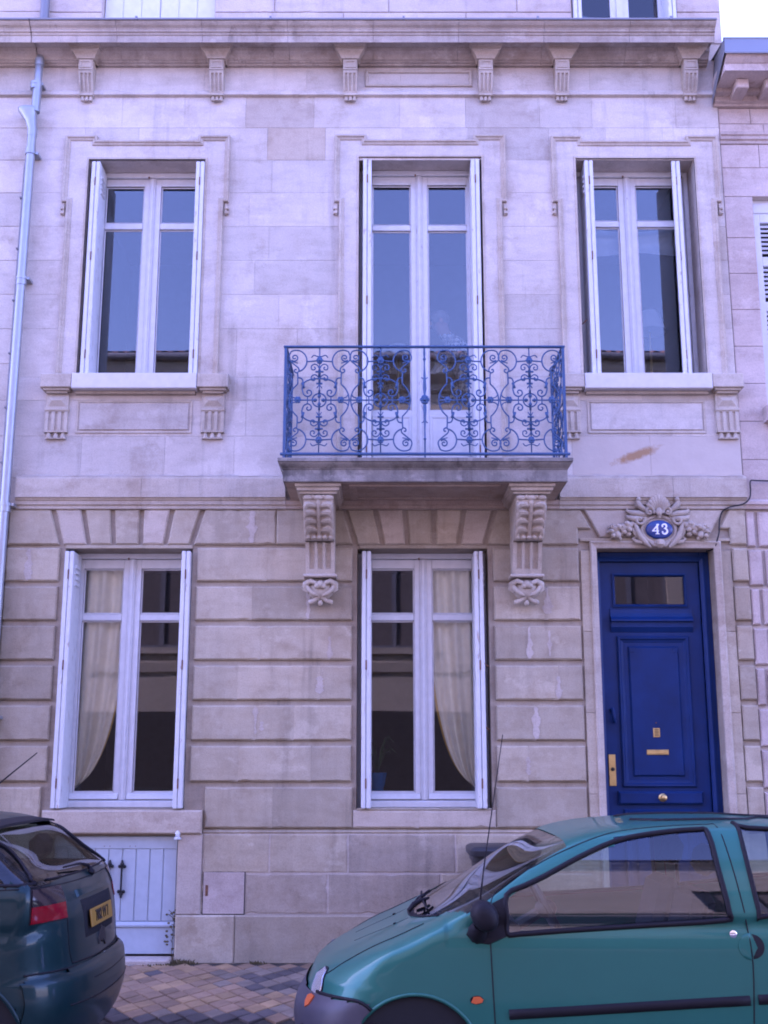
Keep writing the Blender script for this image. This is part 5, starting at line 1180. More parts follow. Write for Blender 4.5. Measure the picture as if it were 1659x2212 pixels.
# ================================================================ cars
from mathutils.bvhtree import BVHTree
def inpoly(x, z, P):
    c = False; n = len(P); j = n - 1
    for i in range(n):
        if (P[i][1] > z) != (P[j][1] > z) and x < (P[j][0] - P[i][0]) * (z - P[i][1]) / (P[j][1] - P[i][1]) + P[i][0]: c = not c
        j = i
    return c
class Shell:
    """car body grown from its side silhouette"""
    def __init__(s, ctrl, spine, width, round_, step=.012, K1=22, K2=52):
        P = [Vector(p) for p in smooth_path(ctrl, 12, True)]; out = [P[0]]; acc = 0
        P.append(P[0])
        for i in range(1, len(P)):
            seg = (P[i] - P[i - 1]).length; t = step - acc
            while t <= seg: out.append(P[i - 1].lerp(P[i], t / seg)); t += step
            acc = (acc + seg) % step if seg >= step - acc else acc + seg
        s.S = out; n = len(out); xa, xb, zs = spine; s.K = K1 + K2; s.V = []; s.F = []; s.lab = []
        rows = []
        for p in out:
            C = Vector((min(max(p.x, xa), xb), zs)); d = (C - p); T = d.length; d.normalize(); R, e = round_(p.x, p.y); R = min(R, T * .98); row = []
            for k in range(K1 + K2 + 1):
                if k <= K1:
                    th = (k / K1) ** max(e / 2 * .9, 1) * math.pi / 2; dist = R * (1 - max(math.cos(th), 0) ** (2 / e)); g = math.sin(th) ** (2 / e) if k else 0
                    if k == K1: dist = R; g = 1
                else: dist = R + (T - R) * (k - K1) / K2; g = 1
                q = p + d * dist; row.append((q.x, g * width(q.x, q.y), q.y))
            rows.append(row)
        s.rows = rows; s.n = n
        for sgn in (-1, 1):
            b = len(s.V)
            for r in rows: s.V += [(x, sgn * y, z) for x, y, z in r]
            m = s.K + 1
            for i in range(n):
                j = (i + 1) % n
                for k in range(s.K):
                    f = (b + i * m + k, b + j * m + k, b + j * m + k + 1, b + i * m + k + 1); s.F.append(f if sgn < 0 else f[::-1]); s.lab.append((i, k, sgn))
        s.bvh = BVHTree.FromPolygons([Vector(v) for v in s.V], s.F)
    def classify(s, fn):
        """fn(centre, i, k, sgn) -> part name or None; returns dict of face lists"""
        out = {}
        for f, (i, k, g) in zip(s.F, s.lab):
            a, c = s.V[f[0]], s.V[f[2]]; nm = fn(((a[0] + c[0]) / 2, (a[1] + c[1]) / 2, (a[2] + c[2]) / 2), i, k, g)
            if nm: out.setdefault(nm, []).append(f)
        return out
    def part(s, faces, name, mat, parent, off=0.0):
        ids = {}; V = []; F = []
        for f in faces:
            for v in f:
                if v not in ids: ids[v] = len(V); V.append(s.V[v])
            F.append(tuple(ids[v] for v in f))
        me = bpy.data.meshes.new(name); me.from_pydata(V, [], F); bm = bmesh.new(); bm.from_mesh(me); bmesh.ops.remove_doubles(bm, verts=bm.verts, dist=2e-4)
        bmesh.ops.recalc_face_normals(bm, faces=bm.faces)
        cen = Vector((0, 0, .8)); sm = 0
        for f in bm.faces: c = f.calc_center_median(); sm += f.normal.dot(Vector((0, c.y, c.z - .7)))
        if sm < 0: bmesh.ops.reverse_faces(bm, faces=bm.faces)
        if off:
            bm.normal_update()
            mv = [(v, v.normal.copy()) for v in bm.verts]
            for v, nn in mv: v.co += nn * off
        bm.to_mesh(me); bm.free(); me.materials.append(mat)
        for p in me.polygons: p.use_smooth = True
        o = bpy.data.objects.new(name, me); col.objects.link(o); o.parent = parent; return o
    def hit(s, p, mode, off=0.0):
        if mode == 'side': o, d = Vector((p[0], -3, p[1])), Vector((0, 1, 0))
        elif mode == 'far': o, d = Vector((p[0], 3, p[1])), Vector((0, -1, 0))
        elif mode == 'top': o, d = Vector((p[0], p[1], 3)), Vector((0, 0, -1))
        elif mode == 'front': o, d = Vector((-20, p[0], p[1])), Vector((1, 0, 0))
        else: o, d = Vector((20, p[0], p[1])), Vector((-1, 0, 0))
        h, nn, _, _ = s.bvh.ray_cast(o, d)
        if h is None: return None
        if nn.dot(d) > 0: nn = -nn
        return h + nn * off
    def line(s, pts, mode, r, name, mat, parent, off=0.0, closed=False, sub=5, seg=6, flat=1.0):
        P = smooth_path(pts, sub, closed) if sub > 1 else pts; H = [s.hit(p, mode, off) for p in P]; H = [h for h in H if h is not None]
        if len(H) < 2: return None
        return MB().tube(H, r, seg, closed).build(name, mat, parent, True, 180)
    def patch(s, P, mode, name, mat, parent, off=.003, thick=.006, n=14):
        """raised plate with the outline P (convex-ish), following the surface"""
        if len(P) < 12:
            Q = []
            for i in range(len(P)):
                a, b_ = Vector(P[i]), Vector(P[(i + 1) % len(P)]); k = max(1, int((b_ - a).length / .025)); Q += [tuple(a.lerp(b_, q / k)) for q in range(k)]
            P = Q
        cx = sum(p[0] for p in P) / len(P); cz = sum(p[1] for p in P) / len(P); V = []; F = []; m = len(P); rings = [1.0, .97, .7, .4, 0.02]
        for ri, r in enumerate(rings):
            for p in P:
                q = r; h = None
                while h is None and q > 0:
                    h = s.hit((cx + (p[0] - cx) * q, cz + (p[1] - cz) * q), mode, off + (0 if ri == 0 else thick)); q -= .04
                V.append(tuple(h))
        for ri in range(len(rings) - 1):
            for k in range(m): F.append((ri * m + k, ri * m + (k + 1) % m, ri * m + m + (k + 1) % m, ri * m + m + k))
        F.append(tuple(range(m * (len(rings) - 1), m * len(rings))))
        return MB().add(V, F).build(name, mat, parent, True, 60)
def corner_patch(sh, ax, ay, f0, f1, z0, z1, name, mat, parent, off, sgn, nf=16, nz=8):
    """plate wrapped round a body corner: rays towards a vertical axis"""
    V = []
    for i in range(nf + 3):
        u = min(max((i - 1) / nf, 0), 1); f = rad(f0 + (f1 - f0) * u)
        for j in range(nz + 3):
            v = min(max((j - 1) / nz, 0), 1); edge = i in (0, nf + 2) or j in (0, nz + 2); z = z0 + (z1 - z0) * v; d = Vector((math.cos(f), sgn * math.sin(f), 0)); o = Vector((ax, sgn * ay, z)) + d * 3
            h, nn, _, _ = sh.bvh.ray_cast(o, -d)
            if h is None: h, nn = Vector((ax, sgn * ay, z)) + d * .3, d
            if nn.dot(d) < 0: nn = -nn
            V.append(tuple(h + nn * (-.004 if edge else off)))
    m = nz + 3; MB().add(V, [(i * m + j, (i + 1) * m + j, (i + 1) * m + j + 1, i * m + j + 1) for i in range(nf + 2) for j in range(m - 1)]).build(name, mat, parent, True, 50)
M['teal'] = carpaint('teal_metallic', (.013, .128, .098), .28, .5)
M['bottle'] = carpaint('dark_teal_metallic', (.003, .025, .028), .35, .4)
M['bumper'] = paint('grey_bumper_plastic', (.052, .048, .062), .48, vary=.08, spec=.45)
M['carglass'] = glassm('car_glass', (.60, .70, .67), 1.75)
M['windscreen'] = glassm('windscreen_glass', (.62, .70, .67), 1.33)
M['carglass_dark'] = glassm('tinted_car_glass', (.36, .43, .41), 1.6)
M['car_dark'] = paint('car_interior', (.02, .02, .022), .85, spec=.15); M['seat'] = paint('seat_fabric', (.05, .055, .075), .95, spec=.1)
M['dash'] = paint('dash_plastic', (.045, .045, .05), .6)
M['orange'] = paint('orange_lens', (.55, .10, .015), .15, spec=.6); M['red_lens'] = paint('red_lens', (.20, .003, .008), .12, spec=.6); M['smoke_lens'] = paint('smoked_lens', (.022, .014, .016), .1, spec=.7)
M['chrome'] = metal('chrome', (.8, .8, .82), .12, 1, .03); M['lamp_silver'] = metal('lamp_silver', (.75, .76, .78), .22, .85, .06)
M['plate'] = paint('yellow_plate', (.30, .155, .010), .4, vary=.06)
def wheel(parent, x, y, z, r, s):
    w = empty('wheel', (x, y, z), parent)
    MB().lathe([(r * .62, -.085 * s), (r * .9, -.09 * s), (r * .97, -.07 * s), (r, -.04 * s), (r, .05 * s), (r * .96, .08 * s), (r * .62, .08 * s)], (0, 0, 0), 'y', 40).build('tyre', M['rubber'], w, True, 40)
    MB().lathe([(r * .64, -.082 * s), (r * .58, -.07 * s), (r * .5, -.05 * s), (r * .3, -.06 * s), (r * .12, -.072 * s), (0.001, -.074 * s)], (0, 0, 0), 'y', 32).build('rim', M['lamp_silver'], w, True, 40)
def arch_liner(parent, x, z, r, y0, y1):
    b = MB(); b.lathe([(r + .02, y0), (r + .02, y1)], (x, 0, z), 'y', 36); b.build('arch_liner', M['car_dark'], parent)
# ---- the teal small hatchback
def teal_car():
    YC = -3.05
    root = tag(empty('parked_car', (0, YC, ROAD)), 'teal small hatchback parked at right in front of the blue door', 'car', 'cars parked along the kerb')
    sil = [(-.36, .20), (-.435, .27), (-.468, .36), (-.464, .45), (-.432, .51), (-.405, .56), (-.375, .625), (-.33, .66), (-.27, .694), (-.20, .724), (-.08, .775), (.04, .824), (.13, .864), (.24, .914), (.36, .972), (.52, 1.062), (.72, 1.190), (.90, 1.286), (1.02, 1.33), (1.2, 1.360), (1.46, 1.378), (1.78, 1.384), (2.1, 1.38), (2.4, 1.358), (2.58, 1.335), (2.70, 1.23), (2.79, 1.05), (2.86, .85), (2.91, .66), (2.955, .50), (2.95, .32), (2.85, .2), (2.3, .165), (1.2, .155), (.2, .16)]
    def width(x, z):
        w = .815 - .26 * max(0, z - .95) - .42 * max(0, z - .95) ** 2 - .055 * max(0, (.42 - z) / .26) ** 2 - .012 * math.exp(-((z - .90) / .03) ** 2)
        w -= .012 * max(0, min(1, (z - .80) / .1)) * (1 if x > .3 else 0)
        if x < .12: w *= 1 - .13 * ((.12 - x) / .59) ** 2
        if x > 2.3: w *= 1 - .10 * ((x - 2.3) / .65) ** 2
        return w
    def rnd_(x, z):
        if z < .24: return (.08, 3)
        if x < .02:
            t = min(1, (.02 - x) / .42); t = t * t * (3 - 2 * t); return (.11 + .27 * t, 4.2 - 1.6 * t)
        if x > 2.6: t = min(1, (x - 2.6) / .2); return (.11 + .22 * t, 4.2 - 1.6 * t)
        if x < .15: return (.11, 4.2)
        t = min(1, max(0, (x - .15) / .6)); return (.11 - .02 * t, 4.2 + .8 * t)
    sh = Shell(sil, (.22, 2.45, .58), width, rnd_)
    DG = [(.60, .865), (.60, 1.045), (.80, 1.125), (.985, 1.215), (1.17, 1.288), (1.36, 1.322), (1.62, 1.342), (1.655, 1.325), (1.685, .95), (1.665, .922)]
    DGs = smooth_path([(.603, .862), (.60, .93), (.604, 1.04), (.70, 1.085), (.80, 1.128), (.985, 1.217), (1.17, 1.289), (1.36, 1.325), (1.60, 1.345), (1.650, 1.325), (1.668, 1.15), (1.690, .96), (1.665, .926), (1.30, .902), (.90, .878), (.66, .862)], 3, True)
    TRI = [(.515, .86), (.535, 1.0), (.60, 1.045), (.60, .86)]
    QG = smooth_path([(1.812, 1.342), (1.835, .97), (1.87, .945), (2.38, 1.0), (2.42, 1.03), (2.36, 1.30), (2.32, 1.325), (1.86, 1.352)], 4, True)
    AF, AR, AZ, ARr = .15, 2.495, .262, .325
    def cls(c, i, k, g):
        x, y, z = c; ay = abs(y)
        if (x - AF) ** 2 + (z - AZ) ** 2 < (ARr + .004) ** 2 and ay > .45 and z < .62: return None
        if (x - AR) ** 2 + (z - AZ) ** 2 < (ARr + .004) ** 2 and ay > .45 and z < .62: return None
        if ay > .4:
            if inpoly(x, z, DGs): return 'door_glass_far' if g > 0 else 'door_glass'
            if inpoly(x, z, QG): return 'quarter_far' if g > 0 else 'quarter_glass'
        xb_ = .165 + .17 * (ay / .66) ** 2
        if k <= 19 and sh.S[i].x < .915 and sh.S[i].y > .8 and x > xb_: return 'windscreen'
        if k <= 19 and 2.63 < sh.S[i].x < 2.80 and sh.S[i].y > 1.02: return 'rear_glass'
        if xb_ - .03 < x <= xb_ and sh.S[i].y > .8 and k <= 19 and ay < .60: return 'cowl'
        zb = .548 - max(0, .10 + x) * .45 if x < -.04 else 0
        if x < .0 and z < (.545 if x < -.10 else .545 - (x + .10) * .75) and z < .55: return 'bumper'
        if x > 2.72 and z < .52: return 'rear_bumper'
        return 'body'
    P = sh.classify(cls)
    T = M['teal']
    sh.part(P['body'], 'body', T, root); sh.part(P['bumper'], 'front_bumper', M['bumper'], root, .012); sh.part(P['rear_bumper'], 'rear_bumper', M['bumper'], root, .010); sh.part(P['cowl'], 'cowl', M['rubber'], root, -.006)
    for nm, pn in (('windscreen', 'windscreen'), ('rear_glass', 'rear_window'), ('door_glass', 'door_window'), ('door_glass_far', 'door_window'), ('quarter_glass', 'quarter_window'), ('quarter_far', 'quarter_window')): sh.part(P[nm], pn, M['windscreen'] if nm == 'windscreen' else M['carglass'], root, -.004)
    B = M['rubber']
    sh.line([(.165 + .17 * (y / .66) ** 2 - .03, y) for y in [-.60 + 1.20 * q / 20 for q in range(21)]], 'top', .006, 'cowl_seal', B, root, .001, False, 1)
    for md in ('side', 'far'):
        sh.line(DGs, md, .0135, 'window_seal', B, root, .001, True, 1, 8); sh.line(QG, md, .0125, 'window_seal', B, root, .001, True, 1, 8)
        sh.line([(AF + ARr * math.cos(rad(a)), AZ + ARr * math.sin(rad(a))) for a in range(200, -21, -5)], md, .010, 'arch_lip', T, root, -.004, False, 1, 8)
        sh.line([(AR + ARr * math.cos(rad(a)), AZ + ARr * math.sin(rad(a))) for a in range(200, -21, -5)], md, .010, 'arch_lip', T, root, -.004, False, 1, 8)
        dl = [(.545, .20), (.533, .45), (.522, .70), (.517, .85), (.520, .96), (.535, 1.030), (.60, 1.085), (.70, 1.145), (.85, 1.22), (.985, 1.275), (1.10, 1.313), (1.22, 1.338), (1.44, 1.358), (1.67, 1.366), (1.708, 1.355), (1.735, 1.20), (1.757, 1.02), (1.775, .87), (1.785, .72), (1.775, .50), (1.755, .20)]
        sh.line(dl, md, .0032, 'door_gap', B, root, .0002, False, 3)
        sh.line([(.60, .497), (.9, .513), (1.2, .530), (1.5, .547), (1.76, .560)], md, .030, 'side_strip', B, root, -.016, False, 3, 8)
        sh.line([(1.80, .564), (2.0, .570), (2.15, .572)], md, .030, 'side_strip', B, root, -.016, False, 3, 8)
        sh.line([(.965, 1.322), (1.06, 1.347), (1.17, 1.362), (1.45, 1.376), (1.8, 1.382), (2.2, 1.376), (2.5, 1.335)], md, .011, 'roof_strip', B, root, .001, False, 3, 6)
        sh.line([(-.33, .553), (-.26, .556), (-.18, .556), (-.12, .552), (-.085, .535), (-.06, .515)], md, .009, 'bumper_gap', B, root, .009, False, 3)
    sh.patch([(.418, .552), (.43, .578), (.46, .580), (.478, .566), (.472, .552), (.44, .545)], 'side', 'side_indicator', M['orange'], root, .0, .007)
    sh.patch([(.446 + .033 * math.cos(a) - .0, .563 + .020 * math.sin(a)) for a in [k * .4488 for k in range(14)]], 'side', 'indicator_rim', B, root, -.001, .004)
    h = sh.hit((1.70, .862), 'side'); lk = MB().lathe([(.018, 0), (.018, -.004), (.012, -.007), (0.001, -.007)], tuple(h), 'y', 20).build('door_lock', M['chrome'], root, True)
    # round handle recess
    cxh, czh = 1.785, .805
    sh.patch([(cxh - .002 + .062 * math.cos(a), czh + .062 * math.sin(a)) for a in [rad(90 + q * 12) for q in range(16)]], 'side', 'handle_flap', T, root, .001, .002)
    sh.patch([(cxh + .004 + .058 * math.cos(a), czh + .058 * math.sin(a)) for a in [rad(-90 + q * 12) for q in range(16)]], 'side', 'handle_recess', M['car_dark'], root, -.0015, .0025)
    # bonnet edges and ribs, front details
    for s in (-1, 1):
        sh.line([(-.34, s * .47), (-.29, s * .54), (-.20, s * .575), (-.05, s * .60), (.10, s * .61), (.20, s * .615)], 'top', .0035, 'bonnet_gap', B, root, .0003, False, 4)
        sh.line([(-.16, s * .16), (.0, s * .19), (.13, s * .21)], 'top', .0022, 'bonnet_crease', B, root, -.0008, False, 3)
        hl = [(s * .60, .535), (s * .57, .60), (s * .52, .645), (s * .46, .655), (s * .43, .62), (s * .45, .56), (s * .50, .53)]
        sh.patch(hl, 'front', 'headlight', M['lamp_silver'], root, .001, .008); sh.line(hl, 'front', .005, 'headlight_rim', B, root, .002, True, 3)
        sh.patch([(s * .575, .532), (s * .53, .536), (s * .49, .522), (s * .505, .492), (s * .54, .476), (s * .57, .490)], 'front', 'front_indicator', M['orange'], root, .012, .007)
    sh.patch([(-.06 + .015 * math.cos(a), .455 + .015 * math.sin(a)) for a in [k * .6283 for k in range(10)]], 'side', 'bumper_plug', B, root, .010, .004)
    sh.line([(-.40, .40), (-.3, .398), (-.2, .396), (-.10, .395)], 'side', .004, 'bumper_crease', B, root, .011, False, 3)
    # wipers, washer jets
    w = MB(); z0 = sh.hit((.17, -.05), 'top').z
    w.tube([(.135, -.06, z0 + .0), (.165, -.05, z0 + .035), (.21, -.03, z0 + .055), (.25, .0, z0 + .062)], [.013, .015, .011, .007], 8); w.tube([(.19, -.04, z0 + .045), (.215, .25, z0 + .05), (.225, .5, z0 + .045)], .006, 6)
    w.tube([(.17, .12, z0 + .02), (.20, .16, z0 + .045), (.235, .18, z0 + .06)], [.010, .012, .007], 6); w.tube([(.215, -.03, z0 + .05), (.23, -.3, z0 + .035)], .006, 6); w.build('wiper', B, root, True)
    for s in (-1, 1):
        hp = sh.hit((.06, s * .2), 'top'); MB().ball(tuple(hp), .012, .008, .008).build('washer_jet', B, root, True)
    # aerial
    hp = Vector((.462, -.735, .90))
    MB().tube([hp, hp + Vector((.035, .02, .25)), hp + Vector((.15, .06, .92))], [.007, .0035, .0022], 6).build('aerial', B, root, True)
    # door mirror and its triangle
    mr = MB()
    V = []
    for t, hx, hz in ((0, .03, .045), (.02, .058, .066), (.07, .068, .075), (.12, .064, .07), (.15, .045, .055), (.158, .015, .02)):
        for k in range(18): a = 2 * math.pi * k / 18; V.append((.505 - .02 + hx * math.cos(a) - .012 * math.sin(a), -.80 - t, .955 + hz * math.sin(a)))
    mr.add(V, [(18 * i + k, 18 * i + (k + 1) % 18, 18 * i + 18 + (k + 1) % 18, 18 * i + 18 + k) for i in range(5) for k in range(18)] + [tuple(range(90, 108))])
    mr.tube([(.46, -.79, .86), (.45, -.84, .88), (.46, -.87, .91)], [.05, .045, .03], 10)
    mo = mr.build('door_mirror', B, root, True, 50)
    sh.patch([(.42, .90), (.40, .86), (.43, .825), (.51, .815), (.595, .85), (.598, 1.035), (.535, 1.005)], 'side', 'mirror_base', B, root, .001, .008)
    # cabin
    fl = MB(); fl.box(.2, 2.75, -.7, .7, .18, .24); fl.box(.22, .30, -.66, .66, .24, .82); fl.build('cabin_floor', M['car_dark'], root)
    d = MB(); pr = [(.30, .72), (.30, .88), (.42, .925), (.62, .92), (.68, .88), (.66, .80), (.56, .70)]
    n = len(pr); d.add([(x, -.70, z) for x, z in pr] + [(x, .70, z) for x, z in pr], [(i, (i + 1) % n, n + (i + 1) % n, n + i) for i in range(n)] + [tuple(range(n)), tuple(range(n, 2 * n))[::-1]]); d.build('dashboard', M['dash'], root)
    sw = MB(); R_ = Matrix.Rotation(rad(62), 3, 'Y'); cen = Vector((.85, -.36, .93))
    sw.tube([cen + R_ @ Vector((.185 * math.cos(a), .185 * math.sin(a), 0)) for a in [k * 2 * math.pi / 28 for k in range(28)]], .016, 8, True)
    for a in (90, 210, 330): sw.tube([cen, cen + R_ @ Vector((.185 * math.cos(rad(a)), .185 * math.sin(rad(a)), 0))], .016, 6)
    sw.ball(tuple(cen), .06, .06, .05); sw.tube([cen, cen + Vector((-.22, 0, -.12))], .03, 8); sw.build('steering_wheel', M['dash'], root, True)
    def seat(x, y, w):
        s = empty('seat', (x, y, .24), root)
        V = []
        MB().box(-.05, .45, -w, w, .08, .24, .05).build('cushion', M['seat'], s)
        bk = MB(); bk.box(-.06, .06, -w, w, .0, .62, .05); bo = bk.build('backrest', M['seat'], s); bo.location = (.46, 0, .20); bo.rotation_euler = (0, rad(16), 0)
        hr = MB(); hr.box(-.045, .045, -min(w, .13), min(w, .13), .0, .16, .04); ho = hr.build('headrest', M['seat'], s); ho.location = (.66, 0, .86); ho.rotation_euler = (0, rad(14), 0)
    seat(1.02, -.36, .24); seat(1.02, .36, .24); seat(1.95, 0, .58)
    for x in (AF, AR):
        for s in (-1, 1): wheel(root, x, s * .70, .275, .275, -s * -1 if False else (1 if s < 0 else -1))
        for s in (-1, 1): arch_liner(root, x, AZ, ARr, min(s * .46, s * .80), max(s * .46, s * .80)); MB().lathe([(.001, s * .45), (ARr + .03, s * .45)], (x, 0, AZ), 'y', 30).build('arch_back', M['car_dark'], root)
teal_car()
# ---- the dark hatchback seen from behind
def dark_car():
    YC = -3.05
    root = tag(empty('parked_car', (0, YC, ROAD)), 'dark blue-green hatchback with yellow plate at left, seen from its rear corner', 'car', 'cars parked along the kerb')
    sil = [(-5.30, .22), (-5.40, .32), (-5.43, .46), (-5.38, .60), (-5.28, .70), (-5.0, .80), (-4.7, .88), (-4.42, .94), (-4.1, 1.09), (-3.8, 1.24), (-3.55, 1.34), (-3.2, 1.40), (-2.8, 1.42), (-2.5, 1.41), (-2.25, 1.395), (-2.12, 1.372), (-2.03, 1.34), (-1.945, 1.285), (-1.83, 1.195), (-1.71, 1.108), (-1.625, 1.02), (-1.585, .92), (-1.568, .80), (-1.556, .69), (-1.540, .645), (-1.518, .625), (-1.508, .57), (-1.504, .48), (-1.52, .40), (-1.555, .32), (-1.64, .25), (-1.9, .20), (-3.0, .17), (-4.5, .17)]
    def width(x, z):
        w = .835 - .40 * max(0, z - 1.03) - .07 * max(0, (.42 - z) / .25) ** 2 - .012 * math.exp(-((z - .86) / .03) ** 2)
        if x > -2.0: w *= 1 - .085 * ((x + 2.0) / .52) ** 2
        if x < -4.9: w *= 1 - .14 * ((-4.9 - x) / .5) ** 2
        return w
    def rnd_(x, z):
        if z < .26: return (.08, 3)
        if x > -1.72: t = min(1, (x + 1.72) / .12); return (.12 + .20 * t, 4.0 - 1.3 * t)
        if x < -5.2: return (.35, 2.6)
        return (.12, 4.0)
    sh = Shell(sil, (-4.9, -2.05, .62), width, rnd_)
    SG = smooth_path([(-1.76, 1.105), (-1.81, 1.155), (-1.93, 1.255), (-2.01, 1.295), (-2.12, 1.312), (-2.50, 1.325), (-2.55, 1.305), (-2.55, 1.11), (-2.5, 1.092), (-1.80, 1.085)], 3, True)
    FG = smooth_path([(-2.64, 1.10), (-2.64, 1.33), (-3.0, 1.335), (-3.45, 1.28), (-3.9, 1.08), (-3.85, 1.05)], 4, True)
    AF, AR, AZ, ARr = -4.62, -2.10, .30, .385
    KR = 18
    def cls(c, i, k, g):
        x, y, z = c; ay = abs(y)
        for ax in (AF, AR):
            if (x - ax) ** 2 + (z - AZ) ** 2 < (ARr + .004) ** 2 and ay > .45: return None
        if ay > .4:
            if inpoly(x, z, SG): return 'sgf' if g > 0 else 'sg'
            if inpoly(x, z, FG): return 'fgf' if g > 0 else 'fg'
        if k <= KR and -2.035 < sh.S[i].x < -1.70 and 1.085 < sh.S[i].y: return 'rear_glass'
        if k <= KR and -4.38 < sh.S[i].x < -3.62 and sh.S[i].y > .9: return 'windscreen'
        if z < (.66 + .0 * x) and x > -1.745 and not (x < -1.60 and z > .64): return 'rear_bumper'
        if x < -5.1 and z < .62: return 'front_bumper'
        return 'body'
    P = sh.classify(cls); T = M['bottle']; B = M['rubber']
    sh.part(P['body'], 'body', T, root); sh.part(P['rear_bumper'], 'rear_bumper', T, root, .014); sh.part(P['front_bumper'], 'front_bumper', T, root, .01)
    for nm, pn in (('windscreen', 'windscreen'), ('rear_glass', 'rear_window'), ('sg', 'side_window'), ('sgf', 'side_window'), ('fg', 'side_window'), ('fgf', 'side_window')): sh.part(P[nm], pn, M['carglass_dark'], root, -.004)
    for md in ('side', 'far'):
        sh.line(SG, md, .009, 'window_seal', B, root, .001, True, 1, 8); sh.line(FG, md, .009, 'window_seal', B, root, .001, True, 1, 8)
        for ax in (AF, AR): sh.line([(ax + ARr * math.cos(rad(a)), AZ + ARr * math.sin(rad(a))) for a in range(200, -21, -5)], md, .011, 'arch_lip', T, root, -.004, False, 1, 8)
        sh.line([(-2.60, .22), (-2.59, .8), (-2.60, 1.08), (-2.60, 1.36)], md, .0032, 'door_gap', B, root, .0002, False, 4)
        sh.line([(-1.745, .665), (-1.70, .668), (-1.62, .664), (-1.57, .66)], md, .005, 'bumper_gap', B, root, .003, False, 3)
        sh.line([(-1.70, 1.075), (-1.9, 1.065), (-2.5, 1.05), (-3.8, 1.0)], md, .004, 'waist_gap', B, root, .0, False, 3)
    # tail lamp wraps the corner: side half and rear half
    for s, md in ((-1, 'side'), (1, 'far')):
        corner_patch(sh, -1.95, .40, 60.5, 21, .905, .982, 'tail_light', M['red_lens'], root, .008, s); corner_patch(sh, -1.95, .40, 60.5, 21, .982, 1.060, 'smoked_lens', M['smoke_lens'], root, .008, s)
        corner_patch(sh, -1.95, .40, 61.5, 20, .898, 1.066, 'lamp_gasket', B, root, .002, s)
    # hatch: gap, glass rim, handle strip, plate recess, emblem
    for sg in (-1, 1): sh.line([(sg * .50, 1.06), (sg * .515, .95), (sg * .52, .85), (sg * .515, .75), (sg * .49, .68)], 'rear', .0032, 'hatch_gap', B, root, .0004, False, 4)
    sh.line([(-.49, .68), (-.2, .672), (0, .67), (.2, .672), (.49, .68)], 'rear', .0045, 'hatch_gap', B, root, .0006, False, 5); sh.line([(-.70, 1.068), (-.5, 1.064), (0, 1.06), (.5, 1.064), (.70, 1.068)], 'rear', .003, 'hatch_gap', B, root, .0004, False, 5)
    sh.line([(-.6, 1.098), (-.4, 1.094), (0, 1.09), (.4, 1.094), (.6, 1.098)], 'rear', .006, 'rear_window_seal', B, root, .0, False, 5)
    sh.patch([(-.36, .985), (.36, .985), (.36, 1.02), (-.36, 1.02)], 'rear', 'handle_strip', T, root, .0, .012)
    sh.patch([(-.31, .775), (.31, .775), (.33, .97), (-.33, .97)], 'rear', 'plate_recess', M['car_dark'], root, -.002, .0035)
    xr = sh.hit((0, .85), 'rear').x
    pl = empty('number_plate', (xr + .012, -.03, .868), root); pl.rotation_euler = (0, rad(-9), 0)
    MB().box(-.004, .004, -.235, .235, -.046, .046, .003).build('plate', M['plate'], pl)
    def text(s, size, loc, sx):
        cu = bpy.data.curves.new('plate_text', 'FONT'); cu.body = s; cu.size = size; cu.extrude = .0012; cu.align_x = 'CENTER'; cu.align_y = 'CENTER'; cu.offset = .0012
        ob = bpy.data.objects.new('plate_text', cu); col.objects.link(ob); dg = bpy.context.evaluated_depsgraph_get(); me = bpy.data.meshes.new_from_object(ob.evaluated_get(dg)); bpy.data.objects.remove(ob)
        me.materials.clear(); me.materials.append(M['black']); o = bpy.data.objects.new('plate_text', me); col.objects.link(o); o.parent = pl
        o.location = loc; o.rotation_euler = (rad(90), 0, rad(90)); o.scale = (sx, 1, 1)
    text('7082 VV 7', .082, (.0055, 0, .0), .82)
    em = [(-.045, -.03), (-.05, .005), (-.035, .035), (-.012, .05), (.0, .062), (.012, .05), (.036, .045), (.046, .015), (.05, -.035), (.036, -.05), (.028, -.02), (.012, -.012), (.0, -.028), (-.014, -.014), (-.03, -.018)]
    sh.patch([(y * 1.7, .742 + z) for y, z in em], 'rear', 'emblem', M['black'], root, .0, .006)
    sh.line([(-.34, .585), (0, .58), (.34, .585)], 'rear', .004, 'bumper_crease', B, root, .012, False, 4); sh.line([(-.60, .50), (0, .49), (.6, .50)], 'rear', .006, 'bumper_crease', B, root, .012, False, 4)
    # wiper
    w = MB(); h0 = sh.hit((.10, 1.075), 'rear'); h1 = sh.hit((.10, 1.11), 'rear')
    w.ball(tuple(h0 + Vector((.012, 0, 0))), .022, .028, .02); w.tube([h0 + Vector((.02, 0, 0)), h1 + Vector((.03, .0, .0)), sh.hit((-.02, 1.115), 'rear') + Vector((.022, 0, .016)), sh.hit((-.30, 1.12), 'rear') + Vector((.012, 0, .012))], [.013, .010, .007, .005], 8); w.build('rear_wiper', B, root, True)
    # roof spoiler lip and aerial
    V = []; sp = MB(); ys = [-.56 + 1.12 * k / 20 for k in range(21)]
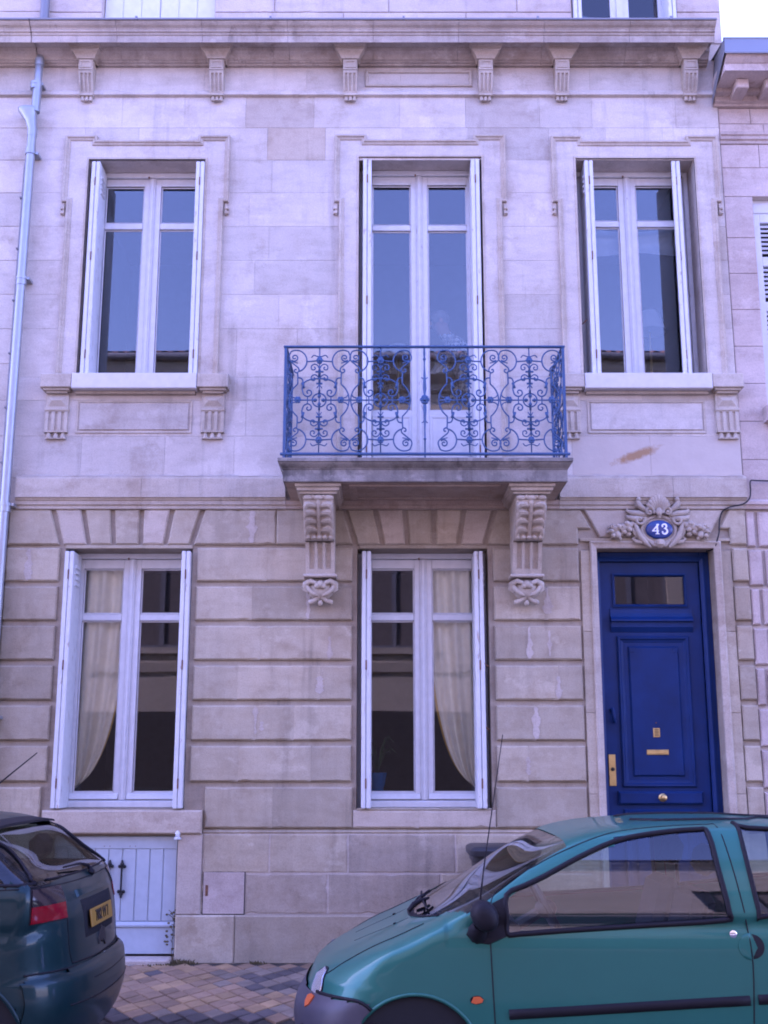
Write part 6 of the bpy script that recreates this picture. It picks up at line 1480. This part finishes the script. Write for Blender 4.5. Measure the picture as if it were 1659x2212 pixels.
    for y in ys:
        c = 1 - (abs(y) / .62) ** 4; h = sh.hit((-2.40, y), 'top'); h2 = sh.hit((-2.06, y), 'top')
        V += [(h.x, y, h.z + .002), (h2.x + .045, y, h2.z + .004 * c + .002), (h2.x + .05, y, h2.z - .008), (h2.x, y, h2.z - .004)]
    sp.add(V, [(4 * k + q, 4 * k + 4 + q, 4 * k + 4 + (q + 1) % 4, 4 * k + (q + 1) % 4) for k in range(20) for q in range(4)]); sp.build('roof_spoiler', M['rubber'], root, True, 40)
    hp = sh.hit((-2.40, .0), 'top'); MB().tube([hp, hp + Vector((.06, 0, .03)), hp + Vector((.42, 0, .33))], [.012, .006, .003], 6).build('aerial', B, root, True)
    fl = MB(); fl.box(-4.4, -1.72, -.70, .70, .22, .28); fl.build('cabin_floor', M['car_dark'], root)
    MB().box(-2.35, -1.74, -.66, .66, 1.0, 1.03, .01).build('parcel_shelf', M['car_dark'], root)
    for x, w in ((-3.55, .24),):
        for y in (-.37, .37):
            s = empty('seat', (x, y, .28), root); MB().box(0, .5, -w, w, .06, .24, .05).build('cushion', M['seat'], s); o = MB().box(-.06, .06, -w, w, 0, .62, .05).build('backrest', M['seat'], s); o.location = (.52, 0, .2); o.rotation_euler = (0, rad(16), 0)
            o = MB().box(-.045, .045, -.13, .13, 0, .16, .04).build('headrest', M['seat'], s); o.location = (.71, 0, .84)
    s = empty('seat', (-2.75, 0, .28), root); MB().box(0, .5, -.6, .6, .06, .24, .05).build('cushion', M['seat'], s); o = MB().box(-.06, .06, -.62, .62, 0, .62, .05).build('backrest', M['seat'], s); o.location = (.5, 0, .2); o.rotation_euler = (0, rad(18), 0)
    for y in (-.36, .36): o = MB().box(-.045, .045, -.13, .13, 0, .15, .04).build('headrest', M['seat'], s); o.location = (.72, y, .84)
    for x in (AF, AR):
        for sg in (-1, 1):
            wheel(root, x, sg * .72, .285, .285, 1 if sg < 0 else -1); arch_liner(root, x, AZ, ARr, min(sg * .46, sg * .80), max(sg * .46, sg * .80)); MB().lathe([(.001, sg * .45), (ARr + .03, sg * .45)], (x, 0, AZ), 'y', 30).build('arch_back', M['car_dark'], root)
dark_car()
